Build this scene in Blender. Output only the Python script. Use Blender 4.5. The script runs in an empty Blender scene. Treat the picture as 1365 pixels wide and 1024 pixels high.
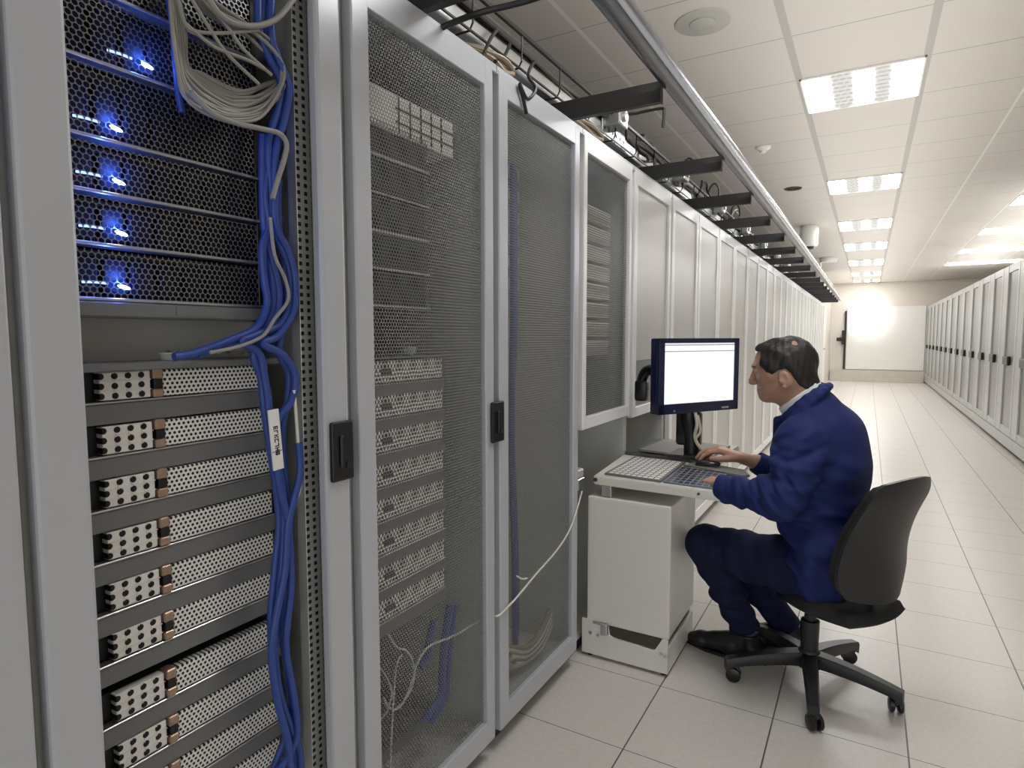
import bpy, bmesh, math, random
import numpy as np
from mathutils import Vector, Matrix
random.seed(7)
SC = bpy.context.scene
COL = SC.collection
PI = math.pi

# ------------------------------------------------------------------ camera model
F_PX, YAW, PITCH, ROLL = 816.38, math.radians(30.1134), math.radians(4.414), math.radians(0.0935)
CAM = np.array([1.0, 0.0, 1.37])
_cy, _sy, _cp, _sp = math.cos(YAW), math.sin(YAW), math.cos(PITCH), math.sin(PITCH)
_fw = np.array([-_sy*_cp, _cy*_cp, -_sp]); _rt = np.array([_cy, _sy, 0.0]); _dn = np.cross(_fw, _rt)
_cr, _sr = math.cos(ROLL), math.sin(ROLL)
_M = np.array([_cr*_rt+_sr*_dn, -_sr*_rt+_cr*_dn, _fw])


def at(u, v, ax, val):
    """Point of the room seen at photo position (u, v) on the plane where coordinate ax equals val."""
    r = _M.T @ np.array([(u-682.5)/F_PX, (v-512)/F_PX, 1.0])
    i = 'xyz'.index(ax)
    return Vector(CAM + (val-CAM[i])/r[i]*r)


cam_d = bpy.data.cameras.new('camera'); cam = bpy.data.objects.new('camera', cam_d); COL.objects.link(cam)
cam_d.sensor_width = 36.0; cam_d.sensor_fit = 'HORIZONTAL'; cam_d.lens = 36.0*F_PX/1365.0
cam_d.clip_start = 0.02; cam_d.clip_end = 100
R3 = Matrix([[_M[0][k], -_M[1][k], -_M[2][k]] for k in range(3)])
cam.matrix_world = Matrix.Translation(Vector(CAM)) @ R3.to_4x4()
SC.camera = cam

# ------------------------------------------------------------------ materials
MATS = {}


def _nt(name):
    m = bpy.data.materials.new(name); m.use_nodes = True
    nt = m.node_tree; nt.nodes.clear()
    out = nt.nodes.new('ShaderNodeOutputMaterial')
    return m, nt, out


def srgb(r, g, b):
    f = lambda c: (c/255/12.92) if c/255 <= .04045 else ((c/255+.055)/1.055)**2.4
    return (f(r), f(g), f(b), 1)


def pbsdf(nt, col=(.8, .8, .8, 1), rough=.5, metal=0., coat=0., spec=.5):
    p = nt.nodes.new('ShaderNodeBsdfPrincipled')
    p.inputs['Base Color'].default_value = col; p.inputs['Roughness'].default_value = rough
    p.inputs['Metallic'].default_value = metal; p.inputs['Coat Weight'].default_value = coat
    p.inputs['Specular IOR Level'].default_value = spec
    return p


def mat(name, col, rough=.5, metal=0., noise=.05, nscale=30., bump=0., bscale=200., coat=0., spec=.5):
    if name in MATS: return MATS[name]
    m, nt, out = _nt(name)
    p = pbsdf(nt, col, rough, metal, coat, spec)
    tc = nt.nodes.new('ShaderNodeTexCoord')
    if noise:
        n = nt.nodes.new('ShaderNodeTexNoise'); n.inputs['Scale'].default_value = nscale
        nt.links.new(tc.outputs['Object'], n.inputs['Vector'])
        mr = nt.nodes.new('ShaderNodeMapRange'); mr.inputs[3].default_value = 1-noise; mr.inputs[4].default_value = 1+noise
        nt.links.new(n.outputs['Fac'], mr.inputs[0])
        mx = nt.nodes.new('ShaderNodeVectorMath'); mx.operation = 'SCALE'; mx.inputs[0].default_value = col[:3]
        nt.links.new(mr.outputs[0], mx.inputs['Scale']); nt.links.new(mx.outputs[0], p.inputs['Base Color'])
    if bump:
        n2 = nt.nodes.new('ShaderNodeTexNoise'); n2.inputs['Scale'].default_value = bscale
        nt.links.new(tc.outputs['Object'], n2.inputs['Vector'])
        b = nt.nodes.new('ShaderNodeBump'); b.inputs['Strength'].default_value = bump; b.inputs['Distance'].default_value = .002
        nt.links.new(n2.outputs['Fac'], b.inputs['Height']); nt.links.new(b.outputs[0], p.inputs['Normal'])
    nt.links.new(p.outputs[0], out.inputs[0])
    MATS[name] = m
    return m


def math_node(nt, op, a, b=None, c=None):
    n = nt.nodes.new('ShaderNodeMath'); n.operation = op
    for i, x in enumerate((a, b, c)):
        if x is None: continue
        if isinstance(x, (int, float)): n.inputs[i].default_value = x
        else: nt.links.new(x, n.inputs[i])
    return n.outputs[0]


def hole_fac(nt, a, b, pitch, radius, square=False, stagger=True, soft=.12, pz=None):
    """1 inside the holes of a punched sheet whose plane coordinates are a and b."""
    pz = pz or (pitch*1.732 if stagger else pitch)
    def dist(off):
        u = math_node(nt, 'FRACT', math_node(nt, 'ADD', math_node(nt, 'DIVIDE', a, pitch), off))
        w = math_node(nt, 'FRACT', math_node(nt, 'ADD', math_node(nt, 'DIVIDE', b, pz), off))
        u = math_node(nt, 'MULTIPLY', math_node(nt, 'SUBTRACT', u, .5), pitch)
        w = math_node(nt, 'MULTIPLY', math_node(nt, 'SUBTRACT', w, .5), pz)
        if square:
            return math_node(nt, 'MAXIMUM', math_node(nt, 'ABSOLUTE', u), math_node(nt, 'ABSOLUTE', w))
        return math_node(nt, 'SQRT', math_node(nt, 'ADD', math_node(nt, 'MULTIPLY', u, u), math_node(nt, 'MULTIPLY', w, w)))
    d = dist(0.)
    if stagger: d = math_node(nt, 'MINIMUM', d, dist(.5))
    mr = nt.nodes.new('ShaderNodeMapRange'); mr.interpolation_type = 'SMOOTHSTEP'
    mr.inputs[1].default_value = radius*(1-soft); mr.inputs[2].default_value = radius*(1+soft)
    mr.inputs[3].default_value = 1; mr.inputs[4].default_value = 0
    nt.links.new(d, mr.inputs[0])
    return mr.outputs[0]


def sheet_mat(name, col, pitch, radius, rough=.45, metal=0., hole=None, axes='yz', square=False, stagger=True, pz=None):
    """Perforated sheet: open holes when hole is None, else holes of a dark colour."""
    if name in MATS: return MATS[name]
    m, nt, out = _nt(name)
    tc = nt.nodes.new('ShaderNodeTexCoord'); sp = nt.nodes.new('ShaderNodeSeparateXYZ')
    nt.links.new(tc.outputs['Object'], sp.inputs[0])
    s = {'x': sp.outputs[0], 'y': sp.outputs[1], 'z': sp.outputs[2]}
    f = hole_fac(nt, s[axes[0]], s[axes[1]], pitch, radius, square, stagger, pz=pz)
    p = pbsdf(nt, col, rough, metal)
    mx = nt.nodes.new('ShaderNodeMixShader')
    if hole is None: q = nt.nodes.new('ShaderNodeBsdfTransparent')
    else: q = pbsdf(nt, hole, .6)
    nt.links.new(f, mx.inputs[0]); nt.links.new(p.outputs[0], mx.inputs[1]); nt.links.new(q.outputs[0], mx.inputs[2])
    nt.links.new(mx.outputs[0], out.inputs[0])
    MATS[name] = m
    return m


def emit(name, col, strength):
    if name in MATS: return MATS[name]
    m, nt, out = _nt(name)
    e = nt.nodes.new('ShaderNodeEmission'); e.inputs[0].default_value = col; e.inputs[1].default_value = strength
    nt.links.new(e.outputs[0], out.inputs[0]); MATS[name] = m
    return m


def clear_mat(name, tint, rough=.08, alpha=.35):
    if name in MATS: return MATS[name]
    m, nt, out = _nt(name)
    p = pbsdf(nt, tint, rough, 0, spec=.6); t = nt.nodes.new('ShaderNodeBsdfTransparent'); mx = nt.nodes.new('ShaderNodeMixShader')
    mx.inputs[0].default_value = alpha
    nt.links.new(t.outputs[0], mx.inputs[1]); nt.links.new(p.outputs[0], mx.inputs[2]); nt.links.new(mx.outputs[0], out.inputs[0])
    MATS[name] = m
    return m


M_FRAME = mat('light_grey_powder_coat', srgb(194, 197, 203), .34, .15, .02)
M_STILE = mat('white_powder_coat', srgb(238, 238, 238), .35, .05, .02)
M_PANEL = mat('pale_grey_door_skin', srgb(196, 194, 189), .36, .1, .03, 6)
M_PANEL2 = mat('silver_grey_door_skin', srgb(172, 173, 172), .3, .25, .04, 5)
M_INNER = mat('grey_cabinet_lining', srgb(206, 206, 200), .5, .0, .03)
M_DARK = mat('charcoal_steel', srgb(62, 63, 64), .42, .3, .05)
M_BLANK = mat('dark_grey_blanking', srgb(124, 125, 127), .33, .2, .05, 12)
M_BLACK = mat('black_plastic', srgb(22, 22, 24), .32, 0, .05)
M_SATIN = mat('satin_black', srgb(38, 38, 39), .4, 0, .05, bump=.15, bscale=500)
M_BEAM = mat('black_painted_steel', srgb(44, 43, 42), .45, 0, .05)
M_SILVER = mat('bright_zinc', srgb(205, 206, 206), .28, .85, .06)
M_TUBE = mat('brushed_steel_tube', srgb(120, 122, 126), .25, .9, .05)
M_CREAM = mat('cream_white_enamel', srgb(226, 223, 216), .35, 0, .02)
M_WHITE = mat('white_plastic', srgb(238, 237, 233), .4, 0, .02)
M_BLUE = mat('blue_cable_sheath', srgb(48, 74, 148), .38, 0, .06)
M_GREYC = mat('grey_cable_sheath', srgb(150, 148, 142), .4, 0, .05)
M_WHITEC = mat('white_cable_sheath', srgb(222, 220, 212), .4, 0, .04)
M_BLKC = mat('black_cable_sheath', srgb(26, 26, 27), .4, 0, .05)
M_BEIGE = mat('beige_fibre_sheath', srgb(158, 142, 122), .45, 0, .1)
M_SKIN = mat('skin', srgb(178, 138, 117), .5, 0, .05, 40, bump=.12, bscale=350)
M_HAIR = mat('dark_brown_hair', srgb(34, 30, 27), .5, 0, .25, 90, bump=.6, bscale=260)
M_SUIT = mat('navy_suit_wool', srgb(31, 43, 96), .75, 0, .08, 60, bump=.25, bscale=700, spec=.25)
M_TROU = mat('dark_navy_trouser_wool', srgb(23, 29, 58), .8, 0, .08, 60, bump=.2, bscale=700, spec=.2)
M_SHOE = mat('black_leather', srgb(24, 23, 23), .3, 0, .05)
M_SHIRT = mat('white_shirt_cotton', srgb(236, 236, 236), .7, 0, .02)
M_LAMP = emit('lit_diffuser', (1.0, .992, .98, 1), 17.0)
M_HONEY = sheet_mat('honeycomb_bezel', srgb(150, 150, 148), .0106, .0048, .3, .7)
M_MESH = sheet_mat('perforated_door_sheet', srgb(140, 140, 137), .0098, .0045, .45, .1)
M_PERF = sheet_mat('punched_server_bezel', srgb(244, 243, 239), .0092, .0027, .4, .1, hole=srgb(14, 14, 15))
M_BAYS = sheet_mat('drive_bay_bezel', srgb(244, 242, 237), .0225, .0056, .35, .1, hole=srgb(14, 14, 15), stagger=False, pz=.017)
M_RAIL = sheet_mat('punched_rack_rail', srgb(196, 196, 192), .0185, .0042, .4, .5, hole=srgb(12, 12, 13), square=True, stagger=False, pz=.0165)
M_RAILX = sheet_mat('punched_tray_plate', srgb(180, 180, 178), .05, .009, .3, .8, hole=srgb(20, 20, 20))


# ------------------------------------------------------------------ mesh builder
class MB:
    """Collects shapes in a bmesh and links them as ONE mesh object."""
    def __init__(s): s.bm = bmesh.new()

    def box(s, x0, x1, y0, y1, z0, z1, bev=0., seg=1, mtx=None):
        t = bmesh.new()
        vs = [t.verts.new((x, y, z)) for x in (x0, x1) for y in (y0, y1) for z in (z0, z1)]
        for q in ((0, 1, 3, 2), (4, 6, 7, 5), (0, 4, 5, 1), (2, 3, 7, 6), (0, 2, 6, 4), (1, 5, 7, 3)):
            t.faces.new([vs[i] for i in q])
        bmesh.ops.recalc_face_normals(t, faces=t.faces)
        if bev > 0:
            bmesh.ops.bevel(t, geom=list(t.edges), offset=bev, segments=seg, affect='EDGES', profile=.5)
        return s._merge(t, mtx)

    def _merge(s, t, mtx=None):
        if mtx is not None: bmesh.ops.transform(t, matrix=mtx, verts=t.verts)
        me = bpy.data.meshes.new('tmp'); t.to_mesh(me); t.free()
        s.bm.from_mesh(me); bpy.data.meshes.remove(me)
        return s

    def cyl(s, p0, p1, r0, r1=None, n=20, cap=True, bev=0.):
        r1 = r0 if r1 is None else r1
        p0, p1 = Vector(p0), Vector(p1); d = p1-p0
        t = bmesh.new()
        bmesh.ops.create_cone(t, cap_ends=cap, segments=n, radius1=r0, radius2=r1, depth=d.length)
        if bev:
            bmesh.ops.bevel(t, geom=[e for e in t.edges if abs(e.verts[0].co.z-e.verts[1].co.z) < 1e-6], offset=bev, segments=2, affect='EDGES')
        m = Matrix.Translation((p0+p1)/2) @ d.to_track_quat('Z', 'Y').to_matrix().to_4x4()
        return s._merge(t, m)

    def ball(s, c, r, n=16, sc=(1, 1, 1), rot=None):
        t = bmesh.new(); bmesh.ops.create_uvsphere(t, u_segments=n, v_segments=n//2+2, radius=r)
        m = Matrix.Translation(c) @ (rot.to_4x4() if rot else Matrix.Identity(4)) @ Matrix.Diagonal((*sc, 1))
        return s._merge(t, m)

    def lathe(s, prof, c=(0, 0, 0), n=32, axis=None):
        t = bmesh.new(); rings = []
        for r, z in prof:
            if r < 1e-6: rings.append([t.verts.new((0, 0, z))])
            else: rings.append([t.verts.new((r*math.cos(2*PI*i/n), r*math.sin(2*PI*i/n), z)) for i in range(n)])
        for a, b in zip(rings, rings[1:]):
            for i in range(n):
                j = (i+1) % n
                q = [a[i % len(a)], a[j % len(a)], b[j % len(b)], b[i % len(b)]]
                q = [v for k, v in enumerate(q) if v not in q[:k]]
                if len(q) > 2: t.faces.new(q)
        bmesh.ops.recalc_face_normals(t, faces=t.faces)
        m = Matrix.Translation(c)
        if axis is not None: m = m @ Vector(axis).to_track_quat('Z', 'Y').to_matrix().to_4x4()
        return s._merge(t, m)

    def tube(s, pts, r, n=10, smooth=6, r_end=None):
        pts = [Vector(p) for p in pts]
        if smooth and len(pts) > 2: pts = spline(pts, smooth)
        t = bmesh.new(); rings = []
        up = Vector((.31, .17, .93)); N = len(pts)
        nrm = None
        for i, p in enumerate(pts):
            d = (pts[min(i+1, N-1)]-pts[max(i-1, 0)])
            if d.length < 1e-9: d = Vector((0, 0, 1))
            d.normalize()
            if nrm is None:
                nrm = d.cross(up); nrm.normalize()
            else:
                nrm = nrm-d*nrm.dot(d)
                if nrm.length < 1e-6: nrm = d.cross(up)
                nrm.normalize()
            b = d.cross(nrm)
            rr = r if r_end is None else r+(r_end-r)*i/(N-1)
            rings.append([t.verts.new(p+(nrm*math.cos(2*PI*k/n)+b*math.sin(2*PI*k/n))*rr) for k in range(n)])
        for a, b in zip(rings, rings[1:]):
            for k in range(n): t.faces.new((a[k], a[(k+1) % n], b[(k+1) % n], b[k]))
        t.faces.new(list(reversed(rings[0]))); t.faces.new(rings[-1])
        bmesh.ops.recalc_face_normals(t, faces=t.faces)
        return s._merge(t)

    def prism(s, poly, lo, hi, plane='xz', bev=0., seg=2):
        """Outline extruded along the remaining axis."""
        t = bmesh.new()
        def P(a, b, c): return {'xz': (a, c, b), 'xy': (a, b, c), 'yz': (c, a, b)}[plane]
        A = [t.verts.new(P(a, b, lo)) for a, b in poly]; B = [t.verts.new(P(a, b, hi)) for a, b in poly]
        t.faces.new(A); t.faces.new(list(reversed(B)))
        for i in range(len(A)):
            j = (i+1) % len(A); t.faces.new((A[j], A[i], B[i], B[j]))
        bmesh.ops.recalc_face_normals(t, faces=t.faces)
        if bev: bmesh.ops.bevel(t, geom=list(t.edges), offset=bev, segments=seg, affect='EDGES')
        return s._merge(t)

    def build(s, name, m, parent=None, smooth=False, loc=None):
        me = bpy.data.meshes.new(name); s.bm.to_mesh(me); s.bm.free()
        if isinstance(m, (list, tuple)):
            for x in m: me.materials.append(x)
        else: me.materials.append(m)
        if smooth:
            for p in me.polygons: p.use_smooth = True
            me.set_sharp_from_angle(angle=math.radians(40))
        o = bpy.data.objects.new(name, me); COL.objects.link(o)
        if loc is not None: o.location = loc
        if parent is not None: o.parent = parent
        return o


def spline(pts, k=6):
    P = [pts[0]]+pts+[pts[-1]]; out = []
    for i in range(1, len(P)-2):
        a, b, c, d = P[i-1], P[i], P[i+1], P[i+2]
        for j in range(k):
            t = j/k
            out.append(.5*((2*b)+(c-a)*t+(2*a-5*b+4*c-d)*t*t+(3*b-3*c+d-a)*t**3))
    out.append(P[-2])
    return out


def tag(o, label, cat, group=None, kind=None):
    if label: o['label'] = label
    if cat: o['category'] = cat
    if group: o['group'] = group
    if kind: o['kind'] = kind
    return o


def thing(name, label, cat, loc=(0, 0, 0), rz=0., group=None):
    o = bpy.data.objects.new(name, None); COL.objects.link(o); o.empty_display_size = .1
    o.location = loc; o.rotation_euler = (0, 0, rz)
    return tag(o, label, cat, group)


def dup(root, loc=None, rz=None, label=None, group=None):
    def cp(o, par):
        c = o.copy(); COL.objects.link(c)
        if par is not None: c.parent = par
        for ch in [x for x in KIDS.get(o.name, [])]: cp(ch, c)
        return c
    KIDS = {}
    for x in SC.objects:
        if x.parent: KIDS.setdefault(x.parent.name, []).append(x)
    r = cp(root, None)
    if loc is not None: r.location = loc
    if rz is not None: r.rotation_euler = (0, 0, rz)
    if label: r['label'] = label
    if group: r['group'] = group
    return r


def struct(name, mb, m, parent=None):
    o = mb.build(name, m, parent)
    if parent is None: o['kind'] = 'structure'
    return o


ORD = ['first', 'second', 'third', 'fourth', 'fifth', 'sixth', 'seventh', 'eighth', 'ninth', 'tenth', 'eleventh', 'twelfth', 'thirteenth',
       'fourteenth', 'fifteenth', 'sixteenth', 'seventeenth', 'eighteenth', 'nineteenth', 'twentieth', 'twenty-first', 'twenty-second']

# ------------------------------------------------------------------ room shell
CZ = 2.97
X0, X1, Y0, Y1 = -2.6, 6.0, -3.6, 21.5


def floor_mat():
    m, nt, out = _nt('pale_raised_floor_tiles')
    tc = nt.nodes.new('ShaderNodeTexCoord'); sp = nt.nodes.new('ShaderNodeSeparateXYZ'); nt.links.new(tc.outputs['Object'], sp.inputs[0])
    def line(c, off, pitch, w):
        f = math_node(nt, 'FRACT', math_node(nt, 'DIVIDE', math_node(nt, 'SUBTRACT', c, off-pitch/2), pitch))
        d = math_node(nt, 'MULTIPLY', math_node(nt, 'ABSOLUTE', math_node(nt, 'SUBTRACT', f, .5)), pitch)
        return math_node(nt, 'LESS_THAN', d, w)
    f = math_node(nt, 'MAXIMUM', line(sp.outputs[0], .345, .41, .0026), line(sp.outputs[1], 3.14, .426, .0016))
    n = nt.nodes.new('ShaderNodeTexNoise'); n.inputs['Scale'].default_value = 60; n.inputs['Detail'].default_value = 6
    nt.links.new(tc.outputs['Object'], n.inputs['Vector'])
    r = nt.nodes.new('ShaderNodeValToRGB'); r.color_ramp.elements[0].color = srgb(214, 209, 202); r.color_ramp.elements[1].color = srgb(221, 216, 210)
    r.color_ramp.elements[0].position = .35; r.color_ramp.elements[1].position = .65
    nt.links.new(n.outputs['Fac'], r.inputs[0])
    mx = nt.nodes.new('ShaderNodeMix'); mx.data_type = 'RGBA'; mx.inputs[7].default_value = srgb(96, 94, 90)
    nt.links.new(f, mx.inputs[0]); nt.links.new(r.outputs[0], mx.inputs[6])
    p = pbsdf(nt, rough=.3, spec=.45); nt.links.new(mx.outputs[2], p.inputs['Base Color'])
    b = nt.nodes.new('ShaderNodeBump'); b.inputs['Strength'].default_value = .4; b.inputs['Distance'].default_value = .002; b.invert = True
    nt.links.new(f, b.inputs['Height']); nt.links.new(b.outputs[0], p.inputs['Normal'])
    nt.links.new(p.outputs[0], out.inputs[0])
    return m


def ceiling_mat():
    m, nt, out = _nt('white_ceiling_tiles')
    tc = nt.nodes.new('ShaderNodeTexCoord'); sp = nt.nodes.new('ShaderNodeSeparateXYZ'); nt.links.new(tc.outputs['Object'], sp.inputs[0])
    X, Y = sp.outputs[0], sp.outputs[1]
    def strip(x, w): return math_node(nt, 'LESS_THAN', math_node(nt, 'ABSOLUTE', math_node(nt, 'SUBTRACT', X, x)), w)
    wide = math_node(nt, 'MAXIMUM', strip(.567, .02), strip(1.235, .02))
    thin = strip(-.37, .012)
    for x in (-1.32, 1.815, 2.42, 3.4): thin = math_node(nt, 'MAXIMUM', thin, strip(x, .008))
    f = math_node(nt, 'FRACT', math_node(nt, 'DIVIDE', math_node(nt, 'SUBTRACT', Y, 4.34), .64))
    d = math_node(nt, 'MULTIPLY', math_node(nt, 'SUBTRACT', .5, math_node(nt, 'ABSOLUTE', math_node(nt, 'SUBTRACT', f, .5))), .64)
    joint = math_node(nt, 'MULTIPLY', math_node(nt, 'LESS_THAN', d, .004), math_node(nt, 'SUBTRACT', 1, wide))
    base = srgb(214, 208, 200)
    m1 = nt.nodes.new('ShaderNodeMix'); m1.data_type = 'RGBA'; m1.inputs[6].default_value = base; m1.inputs[7].default_value = srgb(186, 181, 174)
    nt.links.new(wide, m1.inputs[0])
    m2 = nt.nodes.new('ShaderNodeMix'); m2.data_type = 'RGBA'; m2.inputs[7].default_value = srgb(165, 160, 152)
    nt.links.new(joint, m2.inputs[0]); nt.links.new(m1.outputs[2], m2.inputs[6])
    m3 = nt.nodes.new('ShaderNodeMix'); m3.data_type = 'RGBA'; m3.inputs[7].default_value = srgb(236, 233, 226)
    nt.links.new(thin, m3.inputs[0]); nt.links.new(m2.outputs[2], m3.inputs[6])
    p = pbsdf(nt, rough=.6, spec=.3); nt.links.new(m3.outputs[2], p.inputs['Base Color'])
    nt.links.new(p.outputs[0], out.inputs[0])
    return m


M_WALL = mat('warm_white_wall_paint', srgb(222, 216, 207), .45, 0, .02, 3)
struct('floor', MB().box(X0-.1, X1+.1, Y0-.1, Y1+.1, -.1, 0), floor_mat())
struct('ceiling', MB().box(X0-.1, X1+.1, Y0-.1, Y1+.1, CZ, CZ+.1), ceiling_mat())
struct('wall_back', MB().box(X0-.1, X1+.1, Y1, Y1+.1, 0, CZ), M_WALL)
struct('wall_left', MB().box(X0-.1, X0, Y0, Y1, 0, CZ).box(X0, -.02, 17.3, Y1, 0, CZ), M_WALL)
struct('wall_right', MB().box(X1, X1+.1, Y0, Y1, 0, CZ), M_WALL)
struct('baseboard_back', MB().box(.0, 2.45, Y1-.09, Y1-.002, 0, .34, .006).box(.0, 2.45, Y1-.16, Y1-.088, 0, .12, .006), mat('pale_stone_skirting', srgb(206, 200, 190), .5, 0, .08, 8))
struct('trim_1', MB().box(X0, X1, Y1-.04, Y1-.002, CZ-.05, CZ-.002, .005), M_WALL)
d1 = struct('door_1', MB().box(.42, 2.44, Y1-.05, Y1-.003, .36, 2.25, .008), M_WHITE)
MB().box(.36, .405, Y1-.075, Y1-.004, .36, 2.14, .004).build('door_edge_seal', M_BLACK, d1)
hd = MB().box(.30, .40, Y1-.16, Y1-.076, 1.12, 1.55, .01).box(.16, .32, Y1-.15, Y1-.10, 1.22, 1.33, .01).build('door_handle', M_BLACK, d1)
d2 = struct('door_2', MB().box(-.019, -.003, 17.75, 18.75, .05, 2.15, .004), M_WHITE)
MB().box(-.004, .05, 17.85, 17.97, 1.02, 1.06, .008).build('door_handle', M_SILVER, d2)

# ------------------------------------------------------------------ ceiling fittings
def lamp_mesh(w, l, root, slim=False):
    h = w/2; k = l/2
    f = MB()
    for a, b, c, d in ((-h, h, -k, -k+.012), (-h, h, k-.012, k), (-h, -h+.012, -k, k), (h-.012, h, -k, k)):
        f.box(a, b, c, d, -.012, 0, .002)
    f.build('fitting_frame', M_WHITE, root)
    if slim:
        MB().box(-h+.013, h-.013, -k+.013, k-.013, -.008, -.002).build('diffuser', M_LAMP, root)
        return
    xs = [-h+.013, -h*.5, -h*.12, h*.22, h*.5, h-.013]
    for i in range(5):
        if i % 2 == 0:
            MB().box(xs[i], xs[i+1], -k+.013, k-.013, -.009, -.002).build('diffuser', M_LAMP, root)
        else:
            q = MB().box(xs[i], xs[i+1], -k+.013, k-.013, -.004, -.001)
            n = 9
            for j in range(n):
                y = -k+.02+(2*k-.04)*(j+.5)/n
                for t in range(3):
                    x = xs[i]+(xs[i+1]-xs[i])*(t+.5)/3+(.008 if j % 2 else -.008)
                    q.ball((x, y, -.004), .02, 10, (1, .7, .35))
            q.build('prismatic_strip', M_PRISM, root, True)


def prism_mat():
    m, nt, out = _nt('prismatic_lens')
    p = pbsdf(nt, srgb(120, 118, 115), .3, .2)
    p.inputs['Emission Color'].default_value = (1, .98, .95, 1); p.inputs['Emission Strength'].default_value = .28
    nt.links.new(p.outputs[0], out.inputs[0])
    return m


M_PRISM = prism_mat()
main_y = [(2.0, .66), (4.655, .66), (7.56, .69), (10.28, .85), (12.72, .95), (15.5, 1.05), (18.3, 1.0), (20.55, .8)]
names = ['ceiling light panel outside the picture above the third cabinet',
         'large bright ceiling light panel nearest the camera with patterned strips', 'second bright ceiling light panel along the aisle, past the small black vent',
         'third bright ceiling light panel along the aisle', 'fourth bright ceiling light panel along the aisle', 'fifth bright ceiling light panel along the aisle',
         'sixth bright ceiling light panel along the aisle', 'last bright ceiling light panel touching the end wall']
for (y, l), lb in zip(main_y, names):
    t = thing('ceiling_light', lb, 'light', (.9, y, CZ-.001), 0, 'light panels over the aisle')
    lamp_mesh(.665, l, t)
side_y = [(9.35, 'part-hidden long ceiling light beyond the right cabinets, nearest of four'), (11.85, 'long slim ceiling light over the right cabinets, second of four'),
          (14.4, 'long slim ceiling light over the right cabinets, third of four'), (16.75, 'long slim ceiling light over the right cabinets, closest to the end wall')]
for y, lb in side_y:
    t = thing('ceiling_light', lb, 'light', (3.15, y, CZ-.001), 0, 'slim lights over the right row')
    lamp_mesh(1.45, .62, t, True)

t = thing('ceiling_speaker', 'round flush grey disc fitting in the ceiling beside the steel rail', 'speaker', (.21, 3.31, CZ-.001))
MB().lathe([(0, -.006), (.128, -.006), (.137, -.004), (.14, 0), (.12, 0)], n=48).build('flange', mat('speaker_grey', srgb(186, 184, 176), .5), t, True)
MB().lathe([(.066, -.006), (.066, -.011), (.060, -.013), (.0, -.016)], n=40).box(-.004, .004, .02, .055, -.0175, -.013).box(.028, .034, .018, .05, -.0165, -.012).build('dome', MATS['speaker_grey'], t, True)
t = thing('smoke_detector', 'small white smoke detector on the ceiling above the steel rail', 'smoke detector', (.169, 5.68, CZ-.001))
MB().lathe([(0, -.03), (.035, -.03), (.045, -.02), (.06, -.012), (.062, 0), (0, 0)], n=32).build('base', M_WHITE, t, True)
MB().lathe([(0, -.05), (.022, -.048), (.026, -.03), (0, -.03)], n=24).build('sensor_dome', M_WHITE, t, True)
t = thing('ceiling_vent', 'small black round vent in the ceiling near the second light', 'vent', (.235, 7.4, CZ-.001))
MB().lathe([(0, -.004), (.075, -.004), (.085, -.008), (.09, 0), (0, 0)], n=32).build('vent_ring', mat('dark_vent', srgb(60, 58, 54), .6), t, True)
MB().box(-.06, .06, -.003, .003, -.010, -.004).box(-.003, .003, -.06, .06, -.010, -.004).build('vent_cross', M_BLACK, t)
t = thing('ceiling_camera', 'white cylinder housing hanging from the ceiling past the black vent', 'camera', (.2, 10.0, CZ-.001))
MB().lathe([(0, 0), (.11, 0), (.125, -.03), (.125, -.27), (.11, -.30), (0, -.30)], n=32).build('housing', M_WHITE, t, True)
MB().lathe([(.0, -.30), (.075, -.30), (.06, -.335), (0, -.345)], n=32).build('lens', M_BLACK, t, True)
t = thing('ceiling_camera', 'pale domed housing on the ceiling near the far end of the rail', 'camera', (.235, 14.2, CZ-.001))
MB().lathe([(0, 0), (.16, 0), (.17, -.03), (.15, -.09), (.0, -.10)], n=32).build('housing', M_WHITE, t, True)
MB().box(-.16, -.12, -.03, .03, -.42, -.04, .01, 2).build('bracket', M_WHITE, t)

# ------------------------------------------------------------------ steel rail, beams, cable tray
tag(MB().tube([(.368, -1.2, 2.282), (.368, 17.2, 2.282)], .043, 24, 0).build('overhead_rail', M_TUBE, None, True), 'long round steel rail running above the cabinet row', 'rail')
by = [1.30, 2.22, 3.27, 4.17, 5.05, 5.95]
while by[-1] < 16.9: by.append(by[-1]+.94)
for i, y in enumerate(by):
    t = thing('support_beam', f'black flat steel beam jutting over the left cabinets, {ORD[i]} from the near end', 'beam', (.0, y, 2.208), 0, 'black beams carrying the rail')
    MB().box(-.55, .324, 0, .03, 0, .072, .002).build('bar', M_BEAM, t)
    MB().box(.3235, .3265, -.003, .033, -.003, .075, .001).build('end_plate', M_DARK, t)

t = thing('cable_tray', 'wire cable tray with bright metal trunking above the left cabinets', 'cable tray', (0, 0, 0))
tr = MB()
for x, z in ((-.06, 2.40), (-.34, 2.45)): tr.box(x-.006, x+.006, .55, 17.1, z-.008, z+.008, .002)
for x in (-.07, -.16, -.25, -.33): tr.box(x-.003, x+.003, .55, 17.1, 2.287, 2.293)
tr.build('side_wire', M_BLKC, t)
hp = MB().tube([(-.06, 0, 2.40), (-.062, 0, 2.31), (-.075, 0, 2.29), (-.325, 0, 2.29), (-.338, 0, 2.31), (-.34, 0, 2.45)], .0035, 6, 0).build('hoop', M_BLKC, t)
hp.location = (0, .7, 0); y = 1.0
while y < 17.0:
    h2 = hp.copy(); COL.objects.link(h2); h2.parent = t; h2.location = (0, y, 0); y += .30
MB().box(-.20, -.10, .6, 17.0, 2.297, 2.36, .006, 2).build('trunking', M_SILVER, t)
MB().box(-.325, -.225, .6, 17.0, 2.30, 2.40, .006, 2).build('trunking', M_SILVER, t)
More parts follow.
